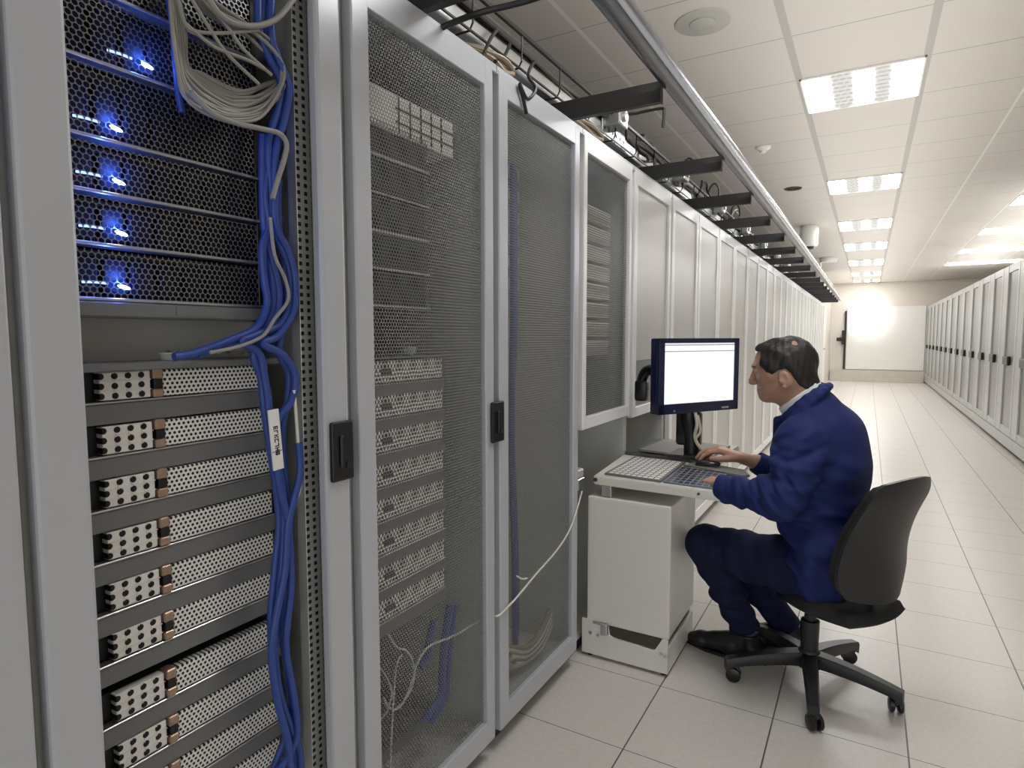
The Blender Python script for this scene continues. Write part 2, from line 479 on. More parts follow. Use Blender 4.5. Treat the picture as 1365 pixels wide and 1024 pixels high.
for k, y in enumerate((2.72, 3.55, 4.4)):
    MB().box(-.098, -.094, y, y+.32, 2.30, 2.385, .002).build('punched_plate', M_RAILX, t)
for k in range(4):
    pts = []; y = .6
    while y < 17:
        pts.append((-.085-.03*k+random.uniform(-.012, .012), y, 2.385+.012*(k % 2)+random.uniform(-.008, .014))); y += .35
    tag(MB().tube(pts, .011, 8, 3).build('power_cable', M_BLKC if k % 2 else M_GREYC, None, True),
        ['grey cable lying nearest the aisle in the overhead tray', 'black cable lying nearest the aisle in the overhead tray', 'grey cable lying deeper in the overhead tray',
         'black cable lying deepest in the overhead tray'][k], 'cable', 'cables lying in the tray')
# bent wire hooks, loops and straps on the tray
hooks = [(2.95, 'square black wire hook standing over the fourth cabinet'), (4.0, 'black wire hook rising between the second and third beams'),
         (4.75, 'thin black wire hook past the third beam'), (5.6, 'thin black wire hook past the fifth beam')]
for i, (y, lb) in enumerate(hooks):
    pts = [(-.06, y, 2.33), (-.06, y, 2.44), (-.02, y+.02, 2.455), (.10, y+.03, 2.46), (.115, y+.03, 2.44), (.11, y+.03, 2.37)] if i == 0 else \
          [(-.06, y, 2.33), (-.06, y, 2.45), (-.03, y+.02, 2.50), (.0, y+.03, 2.47), (.005, y+.03, 2.40)]
    tag(MB().tube(pts, .007, 8, 4).build('wire_hook', M_BLKC, None, True), lb, 'hook', 'wire hooks on the tray')
rnd = random.Random(3)
for i in range(22):
    y = 3.4+i*.58+rnd.uniform(-.1, .1); r = rnd.uniform(.05, .10); x = -.08+rnd.uniform(-.03, .03)
    pts = [(x+rnd.uniform(-.02, .02), y+r*math.cos(a)*1.6, 2.33+.02+r*(.6+.8*math.sin(a))) for a in np.linspace(0, 2*PI, 11)]
    tag(MB().tube(pts, .009, 8, 4).build('cable_coil', [M_BLKC, M_GREYC, M_BLKC][i % 3], None, True),
        f'{"grey" if i % 3 == 1 else "black"} cable loop bulging from the tray, {ORD[i] if i < len(ORD) else "last"} along from the near end', 'cable', 'cable loops on the tray')
for i in range(8):
    y = 2.75+i*1.15
    tb = MB().box(-.10, -.02, y, y+.11, 2.345, 2.43, .008, 2)
    tb.cyl((-.02, y+.055, 2.39), (-.008, y+.055, 2.39), .024, n=20)
    tag(tb.build('junction_box', M_SILVER), f'small bright metal junction box clipped to the tray, {ORD[i]} from the near end', 'junction box', 'junction boxes on the tray')
tag(MB().tube([at(575, 44, 'x', -.03), at(600, 32, 'x', .02), at(640, 17, 'x', .12), at(700, 2, 'x', .22), at(760, -18, 'x', .33)], .008, 8).build('black_cable', M_BLKC, None, True),
    'black cable arching from the tray up toward the ceiling above the second cabinet', 'cable')
p0 = at(712, 82, 'x', -.05)
tag(MB().tube([p0, at(704, 100, 'x', -.02), at(714, 118, 'x', .0), at(703, 132, 'x', .0), at(693, 112, 'x', .01), at(697, 130, 'x', .008), at(702, 152, 'x', .008)], .006, 8).build('hanging_strap', M_BLKC, None, True),
    'black knotted strap hanging over the top of the third cabinet', 'strap')
tag(MB().tube([at(640, 85, 'x', -.03), at(652, 55, 'x', -.07), at(662, 40, 'x', -.08)], .006, 8).build('cable_tie', M_BLKC, None, True), 'thin black tie across the trunking above the second cabinet, nearer one', 'cable tie')
tag(MB().tube([at(660, 82, 'x', -.03), at(672, 75, 'x', -.05), at(680, 58, 'x', -.07)], .006, 8).build('cable_tie', M_BLKC, None, True), 'thin black tie across the trunking above the second cabinet, farther one', 'cable tie')
for nm, (a, b), lb in (('a', (1.68, 1.80), 'beige cable bundle lying on top between the second and third cabinets'), ('b', (2.36, 2.60), 'beige cable bundle lying on top of the fourth cabinet')):
    q = thing('fibre_bundle', lb, 'cable', (-.03, a, 2.19), 0, 'beige bundles on the cabinet tops')
    for j in range(5):
        zz = .012+.011*(j % 3); xx = -.012*(j//2)
        MB().tube([(xx-.12, -.10, .085), (xx-.02, -.01, zz+.035), (xx+.008, (b-a)*.35, zz+.026*(j % 2)), (xx+.008, (b-a)*.75, zz+.012), (xx-.05, (b-a)+.05, zz+.05)], .0085, 8).build('strand', M_BEIGE, q, True)

# ------------------------------------------------------------------ cabinets of the left row
ZT = 2.185
DEP = .86


def cab_body(root, w, handle=None):
    """Carcass in the cabinet's own frame: front plane x = 0, width along y."""
    for y in (0, w-.018): MB().box(-DEP, -.034, y, y+.018, .06, ZT, .002).build('side_panel', M_INNER, root)
    MB().box(-DEP, -.002, .0, w, ZT-.02, ZT+.005, .002).build('top_panel', M_FRAME, root)
    MB().box(-DEP, -DEP+.015, .018, w-.018, .06, ZT-.021).build('back_panel', M_INNER, root)
    MB().box(-DEP, -.04, .018, w-.018, .06, .08).build('base_panel', M_INNER, root)
    MB().box(-DEP, -.055, .0, w, .0, .06).build('plinth', M_DARK, root)


def door_frame(root, w, z0, z1, st=.055, top=.072, bot=.075, m=None, y0=.008, y1=None):
    y1 = w-.022 if y1 is None else y1
    f = MB()
    f.box(-.03, 0, y0, y0+st, z0, z1, .004, 2).box(-.03, 0, y1-st*.85, y1, z0, z1, .004, 2)
    f.box(-.0295, -.0005, y0+st-.004, y1-st*.85+.004, z1-top, z1-.0005, .002).box(-.0295, -.0005, y0+st-.004, y1-st*.85+.004, z0+.0005, z0+bot, .002)
    d = f.build('door', m or M_FRAME, root)
    return d, (y0+st, y1-st*.85, z0+bot, z1-top)


def handle_part(parent, y, z, w=.064, h=.13):
    h_ = MB().box(.001, .013, y-w/2, y+w/2, z-h/2, z+h/2, .005, 3).build('handle', M_BLACK, parent)
    MB().box(.0132, .0185, y-.012, y-.003, z-.035, z+.035, .002).cyl((.0132, y+.012, z-.03), (.016, y+.012, z-.03), .006, n=12).build('lever', M_SATIN, h_)
    return h_


def mk(name, label, y0, y1):
    return thing(name, label, 'cabinet', (0, y0, 0), 0, 'cabinets of the left row')


# cabinet at the very edge (solid door)
Z = mk('server_cabinet', 'grey closed cabinet cut off at the left edge of the picture', -.255, .385)
cab_body(Z, .64)
d, op = door_frame(Z, .64, .07, 2.18, y1=.632)
MB().box(-.02, -.008, op[0]-.005, op[1]+.005, op[2]-.005, op[3]+.005).build('door_panel', M_FRAME, d)

# A: open front, equipment showing
A0 = .388
A = mk('server_cabinet', 'open-fronted grey cabinet showing blue cables and blue-lit units', A0, 1.02)
cab_body(A, .632)
f = MB()
f.box(-.03, 0, .006, .078, .07, 2.18, .006, 2)
f.box(-.03, 0, .540, .609, .07, 2.18, .008, 2)
f.box(-.0295, -.0005, .074, .544, 2.11, 2.1795, .002).box(-.0295, -.0005, .074, .544, .0705, .145, .002)
dA = f.build('door_frame', M_FRAME, A)
handle_part(dA, .577, 1.120, .064, .132)
MB().box(-.078, -.050, .522, .562, .09, 2.16, .001).build('rack_rail', M_RAIL, A)
MB().box(-.11, -.079, .558, .562, .09, 2.16).build('rack_rail', M_RAIL, A)
MB().box(-.21, -.165, .060, .088, .09, 2.16, .001).build('rack_rail', M_DARK, A)
sd = MB()
for z in (1.62, 1.70, 1.79, 1.87, 1.96): sd.box(-.40, -.115, .535, .543, z, z+.012)
sd.build('cable_lacing_bar', M_SILVER, A)

# B, C: closed perforated doors
B = mk('server_cabinet', 'cabinet with perforated door and black latch, white punched servers inside', 1.022, 1.64)
cab_body(B, .615)
d, op = door_frame(B, .615, .07, 2.18, y0=.006, y1=.592)
MB().box(-.017, -.0155, op[0]-.003, op[1]+.003, op[2]-.003, op[3]+.003).build('mesh_panel', M_MESH, d)
handle_part(d, .600, 1.105, .068, .128)
C = mk('server_cabinet', 'cabinet with fine mesh door, white cable crossing its front', 1.64, 2.285)
cab_body(C, .645)
d, op = door_frame(C, .645, .07, 2.18, y0=.008, y1=.618)
MB().box(-.017, -.0155, op[0]-.003, op[1]+.003, op[2]-.003, op[3]+.003).build('mesh_panel', M_MESH, d)
# D, E: short doors above the pulled-out console
D = mk('server_cabinet', 'cabinet with short mesh door over the pulled-out keyboard shelf, striped panels inside', 2.288, 2.90)
cab_body(D, .615)
d, op = door_frame(D, .615, .985, 2.18, y0=.014, y1=.588, bot=.05, m=M_STILE, st=.035)
MB().box(-.017, -.0155, op[0]-.003, op[1]+.003, op[2]-.003, op[3]+.003).build('mesh_panel', sheet_mat('fine_mesh_sheet', srgb(84, 86, 88), .0105, .0049, .4, .3), d)
E_ = mk('server_cabinet', 'cabinet right behind the monitor with short pale door', 2.908, 3.57)
cab_body(E_, .66)
d, op = door_frame(E_, .66, .965, 2.18, y0=.008, y1=.638, bot=.05, m=M_STILE, st=.05)
MB().box(-.018, -.012, op[0]-.003, op[1]+.003, 1.25, op[3]+.003).build('door_panel', M_PANEL, d)
MB().box(-.018, -.012, op[0]-.003, op[1]+.003, op[2]-.003, 1.249).build('lower_panel', M_BLANK, d)
# the rest of the row, all alike
y = 3.575; w = .645; n = 0
proto = None
while y+w < 17.25:
    lb = f'pale grey closed cabinet in the left row, {ORD[n]} beyond the one behind the monitor'
    if proto is None:
        proto = mk('server_cabinet', lb, y, y+w)
        cab_body(proto, w)
        d, op = door_frame(proto, w, .07, 2.18, y0=.006, y1=w-.012, m=M_STILE, st=.06)
        MB().box(-.02, -.010, op[0]-.003, op[1]+.003, op[2]-.003, op[3]+.003).build('door_panel', M_PANEL, d)
    else:
        dup(proto, (0, y, 0), None, lb)
    y += w; n += 1

# right row
proto = None
for k in range(15):
    y = 6.9+.97*k
    lb = f'grey cabinet with black latch in the right-hand row, {ORD[k]} from the near end'
    if proto is None:
        proto = thing('server_cabinet', lb, 'cabinet', (2.45, y, 0), PI, 'cabinets of the right row')
        w2 = .97
        MB().box(-.95, -.034, -w2, 0, .19, 2.235, .004).build('carcass', M_PANEL2, proto)
        MB().box(-.95, -.012, -w2, 0, .05, .186, .003).build('plinth', M_PANEL2, proto)
        MB().box(-.95, -.06, -w2+.01, -.01, 0, .05).build('foot_rail', M_BLACK, proto)
        f = MB()
        f.box(-.03, .004, -w2+.004, -w2+.30, .20, 2.22, .01, 2).box(-.03, .004, -.12, -.004, .20, 2.22, .01, 2)
        f.box(-.03, 0, -w2+.296, -.116, 2.13, 2.22, .003).box(-.03, 0, -w2+.296, -.116, .20, .29, .003)
        d = f.build('door', M_PANEL2, proto)
        MB().box(-.028, -.014, -w2+.29, -.11, .28, 2.14).build('door_panel', mat('mid_grey_door_skin', srgb(140, 141, 140), .3, .25, .04, 5), d)
        h = MB().box(-.013, .022, -w2+.31, -w2+.62, 1.02, 1.13, .012, 2).build('handle', M_BLACK, d)
    else: dup(proto, (2.45, y, 0), None, lb)

# ------------------------------------------------------------------ equipment in cabinet A
def led_mat():
    return emit('white_blue_indicator', (.8, .88, 1.0, 1), 5.0)


units = [(1.430, 1.518), (1.520, 1.603), (1.605, 1.690), (1.692, 1.812), (1.814, 1.925), (1.927, 2.05)]
UL = ['lowest', 'second from the bottom', 'third from the bottom', 'fourth from the bottom', 'fifth from the bottom', 'topmost']
for i, (z0, z1) in enumerate(units):
    t = thing('storage_unit', f'honeycomb-fronted unit with blue light in the open cabinet, {UL[i]}', 'server', (-.1, .50, z0), 0, 'honeycomb units in the open cabinet')
    h = z1-z0
    MB().box(-.55, -.032, 0, .352, .002, h-.002).build('chassis', M_BLACK, t)
    b = MB()
    for j in range(7): b.box(-.031, -.022, .01+j*.048, .05+j*.048, .01, h-.012, .003)
    b.build('drive_carrier', mat('near_black_carrier', srgb(30, 32, 40), .75, 0, spec=.15), t)
    MB().box(-.001, .0005, .0, .352, .006, h-.004).build('bezel', M_HONEY, t)
    MB().box(-.03, .004, 0, .354, 0, .006, .0015).build('trim_strip', M_SILVER, t)
    MB().box(-.03, .003, .346, .356, .006, h, .001).build('ear', M_BLACK, t)
    if i < 4 or i == 4:
        yy = .078 if i < 4 else .135
        lb_ = MB().ball((.003, yy, .025), .0045, 12, (.5, 2.4, .75), Matrix.Rotation(-.22, 3, 'X')).build('indicator_light', led_mat(), t, True)
        MB().tube([(-.006, yy-.06, .030), (-.005, yy-.04, .031), (-.004, yy-.022, .030)], .0022, 8, 3).build('glow_streak', emit('pale_blue_glow', (.35, .5, 1.0, 1), 1.4), lb_, True)  # added glowing streak, imitates the indicator's shine on the mesh
        MB().ball((-.010, yy, .026), .012, 14, (.35, 1.5, .9)).build('lens', emit('deep_blue_glow', (.02, .06, .5, 1), .55), lb_, True)  # added glowing ball standing in for the indicator's blue halo
        bl = bpy.data.lights.new('indicator_lamp', 'POINT'); bl.energy = .035; bl.color = (.06, .16, 1.0); bl.shadow_soft_size = .004
        bo = bpy.data.objects.new('indicator_lamp', bl); COL.objects.link(bo); bo.location = (-.1+.016, .50+yy, z0+.034)
        bl2 = bpy.data.lights.new('indicator_lamp', 'POINT'); bl2.energy = .15; bl2.color = (.06, .16, 1.0); bl2.shadow_soft_size = .004
        bo = bpy.data.objects.new('indicator_lamp', bl2); COL.objects.link(bo); bo.location = (-.1-.012, .50+yy, z0+.045)
t = tag(MB().box(-.55, -.085, .493, .858, 1.404, 1.4285, .002).box(-.0849, -.0835, .66, .75, 1.409, 1.424).build('shelf_lip', M_BLANK), 'grey metal shelf edge under the lowest honeycomb unit', 'shelf')
tag(MB().box(-.20, -.19, .47, .90, 1.327, 1.404).build('blank_panel', M_INNER), 'grey blank panel behind the empty slot of the open cabinet', 'panel')
t = tag(MB().box(-.55, -.085, .493, .885, 1.313, 1.327, .002).build('rack_shelf', M_BLANK), 'grey rack shelf above the top silver server in the open cabinet', 'shelf')
pk = at(228, 474, 'x', -.13)
tag(MB().lathe([(0, .0), (.017, .0), (.021, .012), (.019, .014), (0, .013)], (-.13, pk.y, 1.3275), 28).build('plastic_puck', clear_mat('frosted_plastic', srgb(235, 245, 243), .2, .75), None, True), 'small translucent round cap on the shelf of the open cabinet', 'cap')
# crumpled clear wrap lying on the shelf
wr = bmesh.new(); gx, gy = 26, 12; vs = []
rw = random.Random(5)
for a in range(gx):
    for b in range(gy):
        vs.append(wr.verts.new((-.17+.08*b/(gy-1), .68+.17*a/(gx-1), 1.331+.010*abs(math.sin(a*.9+b*.6))+rw.uniform(0, .006))))
for a in range(gx-1):
    for b in range(gy-1): wr.faces.new((vs[a*gy+b], vs[(a+1)*gy+b], vs[(a+1)*gy+b+1], vs[a*gy+b+1]))
bmesh.ops.solidify(wr, geom=wr.faces, thickness=.0008)
q = MB(); q._merge(wr); tag(q.build('plastic_wrap', clear_mat('clear_film', srgb(225, 225, 215), .12, .35), None, True), 'crumpled clear plastic wrap on the shelf of the open cabinet', 'plastic wrap')


def server(label, y0, y1, z0, group, bays=True, h=.050, x=-.12):
    t = thing('rack_server', label, 'server', (x, y0, z0), 0, group); w = y1-y0
    MB().box(-.6, -.022, .012, w-.004, -.002, h-.001).build('chassis', M_DARK, t)
    MB().box(-.014, .000, -.03, w+.012, -.040, -.004, .003, 2).build('blanking_strip', M_BLANK, t)
    MB().box(-.018, .003, -.03, w+.006, -.004, -.0005, .001).build('shelf_edge', M_SILVER, t)
    if bays:
        e = .054
        MB().box(-.02, -.008, 0, .022+e*.0, 0, h, .002).build('ear', M_BLACK, t)
        q = MB().box(-.02, 0, e, e+.086, .001, h, .0025, 2)
        for j in range(1, 4): q.box(-.001, .0016, e+j*.0222-.001, e+j*.0222+.001, .002, h-.001)
        for zz in (.0165, .0335): q.box(-.001, .0016, e, e+.086, zz-.0008, zz+.0008)
        q.build('drive_bays', M_BAYS, t)
        g = MB().box(-.02, .006, e+.088, e+.106, .0, .016, .002).box(-.02, .006, e+.088, e+.106, .034, h+.003, .002).build('latch', mat('copper_latch', srgb(178, 152, 132), .35, .5, .15, 80), t)
        MB().box(-.02, .004, e+.090, e+.106, .0165, .0335, .001).build('release_button', M_BLACK, g)
        MB().box(-.02, .001, e+.108, w, .001, h, .0025, 2).build('bezel', M_PERF, t)
    else:
        MB().box(-.02, .001, 0, w, .001, h, .003, 2).build('bezel', sheet_mat('white_punched_bezel', srgb(240, 239, 234), .0125, .0040, .5, .0, hole=srgb(20, 20, 21)), t)
        MB().box(-.01, .004, .022, .062, h*.32, h*.66, .004, 2).build('grip', M_DARK, t)
    return t


zs = [1.261, 1.168, 1.076, .984, .893, .804, .692, .600, .508, .416, .324, .232]
for i, z in enumerate(zs):
    server(f'silver punched-front server in the open cabinet, {ORD[i]} from the top', .488, .879, z, 'silver servers in the open cabinet')
# equipment in cabinet B
for i in range(5):
    z = 1.445+i*.092
    t = thing('storage_unit', f'dark honeycomb-fronted unit behind the second cabinet door, {["lowest", "second from the bottom", "third from the bottom", "fourth from the bottom", "topmost"][i]}', 'server', (-.06, 1.035, z), 0, 'dark units behind the second door')
    MB().box(-.5, -.012, .0, .335, .002, .088).build('chassis', mat('deep_navy_steel', srgb(24, 25, 38), .3, .3), t)
    MB().box(-.001, .0005, 0, .335, .006, .088).build('bezel', sheet_mat('dark_honeycomb_bezel', srgb(92, 94, 104), .0118, .0050, .3, .6), t)
    MB().box(-.03, .004, 0, .337, 0, .006, .001).build('trim_strip', M_SILVER, t)
t = thing('bright_panel', 'white gridded panel standing in for a reflection high behind the second cabinet door', 'panel', (-.06, 1.05, 1.885), 0)  # white panel put in place of a bright reflection
MB().box(-.2, 0, 0, .44, 0, .10, .002).build('face', M_WHITE, t)
q = MB()
for j in range(5): q.box(0.0005, .003, .20+j*.045, .203+j*.045, .004, .096)
for j in range(2): q.box(0.0005, .003, .19, .436, .030+j*.034, .0325+j*.034)
q.build('grid_bar', M_DARK, t)
for i in range(8):
    server(f'white punched-front server behind the second cabinet door, {ORD[i]} from the top', 1.145, 1.425, 1.252-i*.0885, 'servers behind the second door', False, .058, -.06)
tag(MB().box(-.5, -.055, 1.12, 1.44, 1.3135, 1.3185).build('rack_shelf', M_BLANK), 'thin grey shelf over the top server behind the second door', 'shelf')
pb = at(546, 470, 'x', -.10)
tag(MB().lathe([(0, 0), (.010, .0), (.018, .012), (.020, .022), (.014, .024), (0, .020)], (-.10, pb.y, 1.319), 20).build('plastic_puck', MATS['frosted_plastic'], None, True), 'small clear knob on top of the servers behind the second door', 'cap')


def cable(name, pts, r, m, label, group=None, cat='cable', n=10):
    return tag(MB().tube(pts, r, n).build(name, m, None, True), label, cat, group)


X = lambda pts, x, dx=0: [at(u, v, 'x', x+dx*i/max(1, len(pts)-1)) for i, (u, v) in enumerate(pts)]
# blue cables in cabinet A
BL = [
 ([(352, -12), (350, 30), (368, 75), (382, 105), (378, 140), (364, 175), (358, 220), (354, 262), (358, 300), (350, 330), (352, 372), (356, 405), (342, 436), (310, 452), (262, 470), (232, 476)], -.050, 'blue cable sweeping left onto the shelf above the top silver server'),
 ([(344, -12), (345, 40), (360, 80), (374, 108), (370, 145), (358, 190), (361, 250), (364, 300), (372, 322), (386, 360), (389, 400), (374, 432), (340, 447), (322, 456), (345, 470), (352, 500), (358, 540), (366, 600), (377, 660), (378, 720), (372, 790), (366, 850), (372, 920), (388, 970), (399, 1000), (402, 1040)], -.046, 'blue cable looping behind the white tag and down to the floor side'),
 ([(362, -12), (362, 50), (376, 90), (386, 118), (379, 160), (368, 200), (366, 255), (368, 302), (384, 335), (393, 372), (391, 415), (370, 448), (350, 458), (378, 474), (394, 502), (388, 535), (370, 560), (366, 600), (373, 650), (384, 700), (388, 780), (381, 860), (392, 930), (396, 980), (384, 1008), (366, 1034)], -.038, 'blue cable making the outer round loop beside the punched rail'),
 ([(350, 180), (350, 240), (352, 300), (362, 345), (372, 390), (366, 425), (348, 452), (338, 475), (348, 505), (352, 545), (362, 610), (372, 690), (366, 760), (361, 830), (366, 900), (380, 950), (391, 1000), (392, 1040)], -.055, 'blue cable innermost in the bundle next to the silver servers'),
 ([(370, 215), (371, 300), (378, 340), (383, 390), (376, 440), (372, 470), (385, 500), (382, 540), (376, 575), (380, 640), (386, 700), (378, 760), (376, 840), (384, 900), (388, 960), (374, 1000), (360, 1034)], -.060, 'blue cable running behind the bundle beside the punched rail'),
 ([(398, 590), (400, 630), (392, 665), (384, 700), (380, 760), (370, 812), (362, 870), (370, 935), (384, 990), (388, 1040)], -.034, 'blue cable starting beside the lower rail and crossing the bundle'),
 ([(352, 300), (360, 350), (364, 400), (352, 440), (325, 452), (290, 464), (262, 474)], -.060, 'short blue cable branching left above the top silver server'),
]
for pts, x, lb in BL: cable('blue_cable', X(pts, x), .0078, M_BLUE, lb, 'blue cables in the open cabinet')
cable('blue_cable', X([(222, -14), (230, 30), (234, 80), (238, 125), (243, 150)], -.085), .006, M_BLUE, 'blue cable half hidden behind the hanging grey hank', 'blue cables in the open cabinet')
# grey hank
rg = random.Random(11)
for k in range(21):
    f = k/20.0
    a0 = 226+10*f+rg.uniform(-2, 2)
    jit = lambda: rg.uniform(-3.5, 3.5)
    pts = [(a0, -14), (a0+4+5*f, 40), (236+14*f, 88), (246+26*f+rg.uniform(-3, 3), 128-30*f), (272+32*f, 150-34*f), (305+22*f+jit(), 162-42*f+jit()), (345+8*f+jit(), 157-44*f+jit()),
           (372+jit(), 126-22*f), (379-8*f+jit(), 95-10*f), (362-10*f+2*jit(), 62+2*jit()), (330-16*f+2*jit(), 36+2*jit()), (292-18*f+3*jit(), 12), (268-20*f, -14)]
    cable('grey_cable', X(pts, -.072+.036*(1-f)+rg.uniform(-.004, .004)), .0034, M_GREYC, 'thin grey cable in the hank hanging in a loop before the honeycomb units', 'grey cables of the hanging hank', n=8)
xs = [([(236, -10), (246, 30), (262, 42), (300, 44), (345, 40)], 'grey cable running level across the top of the hanging hank'),
      ([(262, -10), (300, 32), (325, 66), (362, 100)], 'grey cable running straight down across the hank, nearer the rail'),
      ([(250, -10), (284, 45), (306, 75), (345, 112)], 'grey cable running straight down across the hank, farther from the rail'),
      ([(246, 30), (285, 62), (330, 80), (352, 92)], 'grey cable drooping across the middle of the hank')]
for pts, lb in xs: cable('grey_cable', X(pts, -.026), .0034, M_GREYC, lb, 'loose grey cables', n=8)
cable('grey_cable', X([(272, -12), (292, 18), (316, 32), (345, 34), (370, 24), (392, -2), (398, -14)], -.02), .0055, M_GREYC, 'thicker pale cable curving across the top of the open cabinet', 'loose grey cables')
cable('grey_cable', X([(255, 122), (282, 150), (315, 164), (350, 172), (372, 178), (382, 192), (378, 215), (370, 240), (363, 265)], -.024), .0052, M_GREYC, 'pale cable leaving the hank and bending down past the blue bundle', 'loose grey cables')
cable('grey_cable', X([(360, 290), (366, 340), (380, 372), (384, 400), (366, 425), (350, 448), (318, 462), (280, 470)], -.03), .0036, M_GREYC, 'thin pale cable twisting among the blue cables at mid height', 'loose grey cables')
cable('white_cable', X([(392, 520), (398, 600), (400, 650), (390, 672)], -.034), .0034, M_WHITEC, 'thin white cable beside the punched rail below the tag', 'loose white cables')
# cable tag
ta, tb2 = at(364, 546, 'x', -.032), at(371.5, 626, 'x', -.032)
tg = thing('cable_tag', 'white paper tag with dark printing wrapped on the blue cables', 'tag', (0, 0, 0))
dirv = (tb2-ta); L = dirv.length; ang = math.atan2(dirv.y, -dirv.z)
mt = Matrix.Translation((ta+tb2)/2) @ Matrix.Rotation(ang, 4, 'X')
MB().box(-.003, .002, -.0125, .0125, -L/2, L/2, .001, 1, mt).build('sleeve', M_WHITE, tg)
MB().box(.002, .0026, -.0125, .0125, -L/2+.038, -L/2+.0395, 0, 1, mt).build('fold_line', M_BLANK, tg)
pr = MB(); zc = L/2-.034
for ch in 'ELKCJHB':
    st = {'E': [(0, 1, 0, .2), (0, 1, .4, .6), (0, 1, .8, 1), (0, .25, 0, 1)], 'L': [(0, .25, 0, 1), (0, 1, .8, 1)], 'K': [(0, .25, 0, 1), (.25, .6, .35, .65), (.6, 1, 0, .3), (.6, 1, .7, 1)],
          'C': [(0, 1, 0, .2), (0, 1, .8, 1), (0, .25, 0, 1)], 'J': [(.7, 1, 0, 1), (0, 1, .8, 1)], 'H': [(0, .25, 0, 1), (.75, 1, 0, 1), (0, 1, .4, .6)], 'B': [(0, .25, 0, 1), (.7, 1, 0, 1), (0, 1, 0, .2), (0, 1, .4, .6), (0, 1, .8, 1)]}[ch]
    for a, b, c, d_ in st:
        pr.box(.002, .0027, -.005+.010*c, -.005+.010*d_, zc-.0068*b, zc-.0068*a, 0, 1, mt)
    zc -= .0088
pr.build('printing', M_BLACK, tg)
# cables and clutter behind the second and third doors
for i, (pts, lb) in enumerate([([(600, 806), (593, 850), (589, 900), (588, 925), (572, 950), (566, 962)], 'blue cable dropping to the floor of the second cabinet, longer one'),
                               ([(606, 806), (600, 850), (596, 900), (594, 928), (580, 952), (574, 964)], 'blue cable dropping to the floor of the second cabinet, beside the longer one'),
                               ([(579, 828), (573, 850), (569, 874), (560, 890)], 'short blue cable hanging below the servers in the second cabinet')]):
    cable('blue_cable', X(pts, -.10), .012, M_BLUE, lb, 'blue cables behind the second door')
tag(MB().box(-.45, -.22, 1.30, 1.60, .082, .12, .004).build('floor_box', M_BLANK), 'low dark box on the floor of the second cabinet under the blue cables', 'box')
cable('white_cable', [at(776, 655, 'x', .012), at(762, 700, 'x', .012), at(745, 730, 'x', .012), at(715, 765, 'x', .012), at(690, 795, 'x', .010), Vector((.008, 1.70, .487)), Vector((.004, 1.628, .475)), Vector((-.03, 1.615, .47)), Vector((-.06, 1.52, .455)),
                      at(600, 850, 'x', -.075), at(572, 862, 'x', -.08), at(556, 885, 'x', -.08), at(548, 912, 'x', -.08), at(535, 940, 'x', -.08), at(521, 945, 'x', -.08), at(511, 930, 'x', -.08)], .0034, M_WHITEC, 'long thin white cable from the desk across the third cabinet into the second', 'loose white cables')
cable('white_cable', [at(703, 771, 'x', .010), at(696, 772, 'x', .004), at(689, 768, 'x', .003)], .003, M_WHITEC, 'short white cable end poking from the mesh of the third cabinet', 'loose white cables')
cable('white_cable', X([(513, 838), (528, 862), (542, 868), (551, 885), (552, 905), (545, 925), (528, 945), (514, 940)], -.085), .003, M_WHITEC, 'thin white cable coiling in a ring at the bottom of the second cabinet', 'loose white cables')
cable('white_cable', X([(536, 872), (528, 890), (524, 940), (521, 1000), (520, 1040)], -.07), .003, M_WHITEC, 'thin white cable hanging straight down inside the second cabinet', 'loose white cables')
cable('white_cable', X([(506, 890), (516, 905), (522, 925), (516, 948), (506, 960)], -.09), .003, M_WHITEC, 'thin white cable curl at the left bottom of the second cabinet', 'loose white cables')
# third cabinet interior
for i in range(3):
    cable('blue_cable', [(-.15-.03*i, 1.99+.06*i, 2.0), (-.14-.03*i, 1.975+.06*i, 1.5), (-.155-.03*i, 1.985+.055*i, 1.0), (-.14-.03*i, 1.98+.06*i, .5), (-.15-.03*i, 2.0+.06*i, .14)], .011, M_BLUE,
          ['front', 'middle', 'rear'][i]+' one of three blue cables dropping through the third cabinet', 'blue cables behind the third door')
for i in range(6):
    z = 1.55+.085*i
    tag(MB().box(-.4, -.20, 2.04, 2.13, z, z+.045, .003).build('bright_panel', M_SILVER), f'narrow bright panel behind the third cabinet door, {ORD[i]} from the bottom', 'panel', 'panels behind the third door')
cb = thing('cable_bundle', 'beige bundled cables lying at the foot of the third cabinet', 'cable', (-.10, 1.98, .09))
for j in range(6):
    MB().tube([(-.02*j*.5, -.06, .05+.012*j), (.0, .02, .03+.010*j), (.02, .10, .05+.012*j), (.03, .17, .12+.012*j)], .012, 8).build('strand', M_BEIGE if j % 2 else M_WHITEC, cb, True)
# louvred panels in D
for i in range(8):
    z = 1.285+i*.083
    q = MB().box(-.30, -.055, 2.325, 2.715, z, z+.068, .002)
    for j in range(6): q.box(-.056, -.046, 2.328, 2.712, z+.004+j*.0105, z+.0098+j*.0105, .0015)
    tag(q.build('louvred_panel', mat('white_louvre', srgb(225, 223, 216), .4, 0, .02)), f'white ribbed panel behind the fourth cabinet door, {ORD[i]} from the bottom', 'panel', 'ribbed panels in the fourth cabinet')

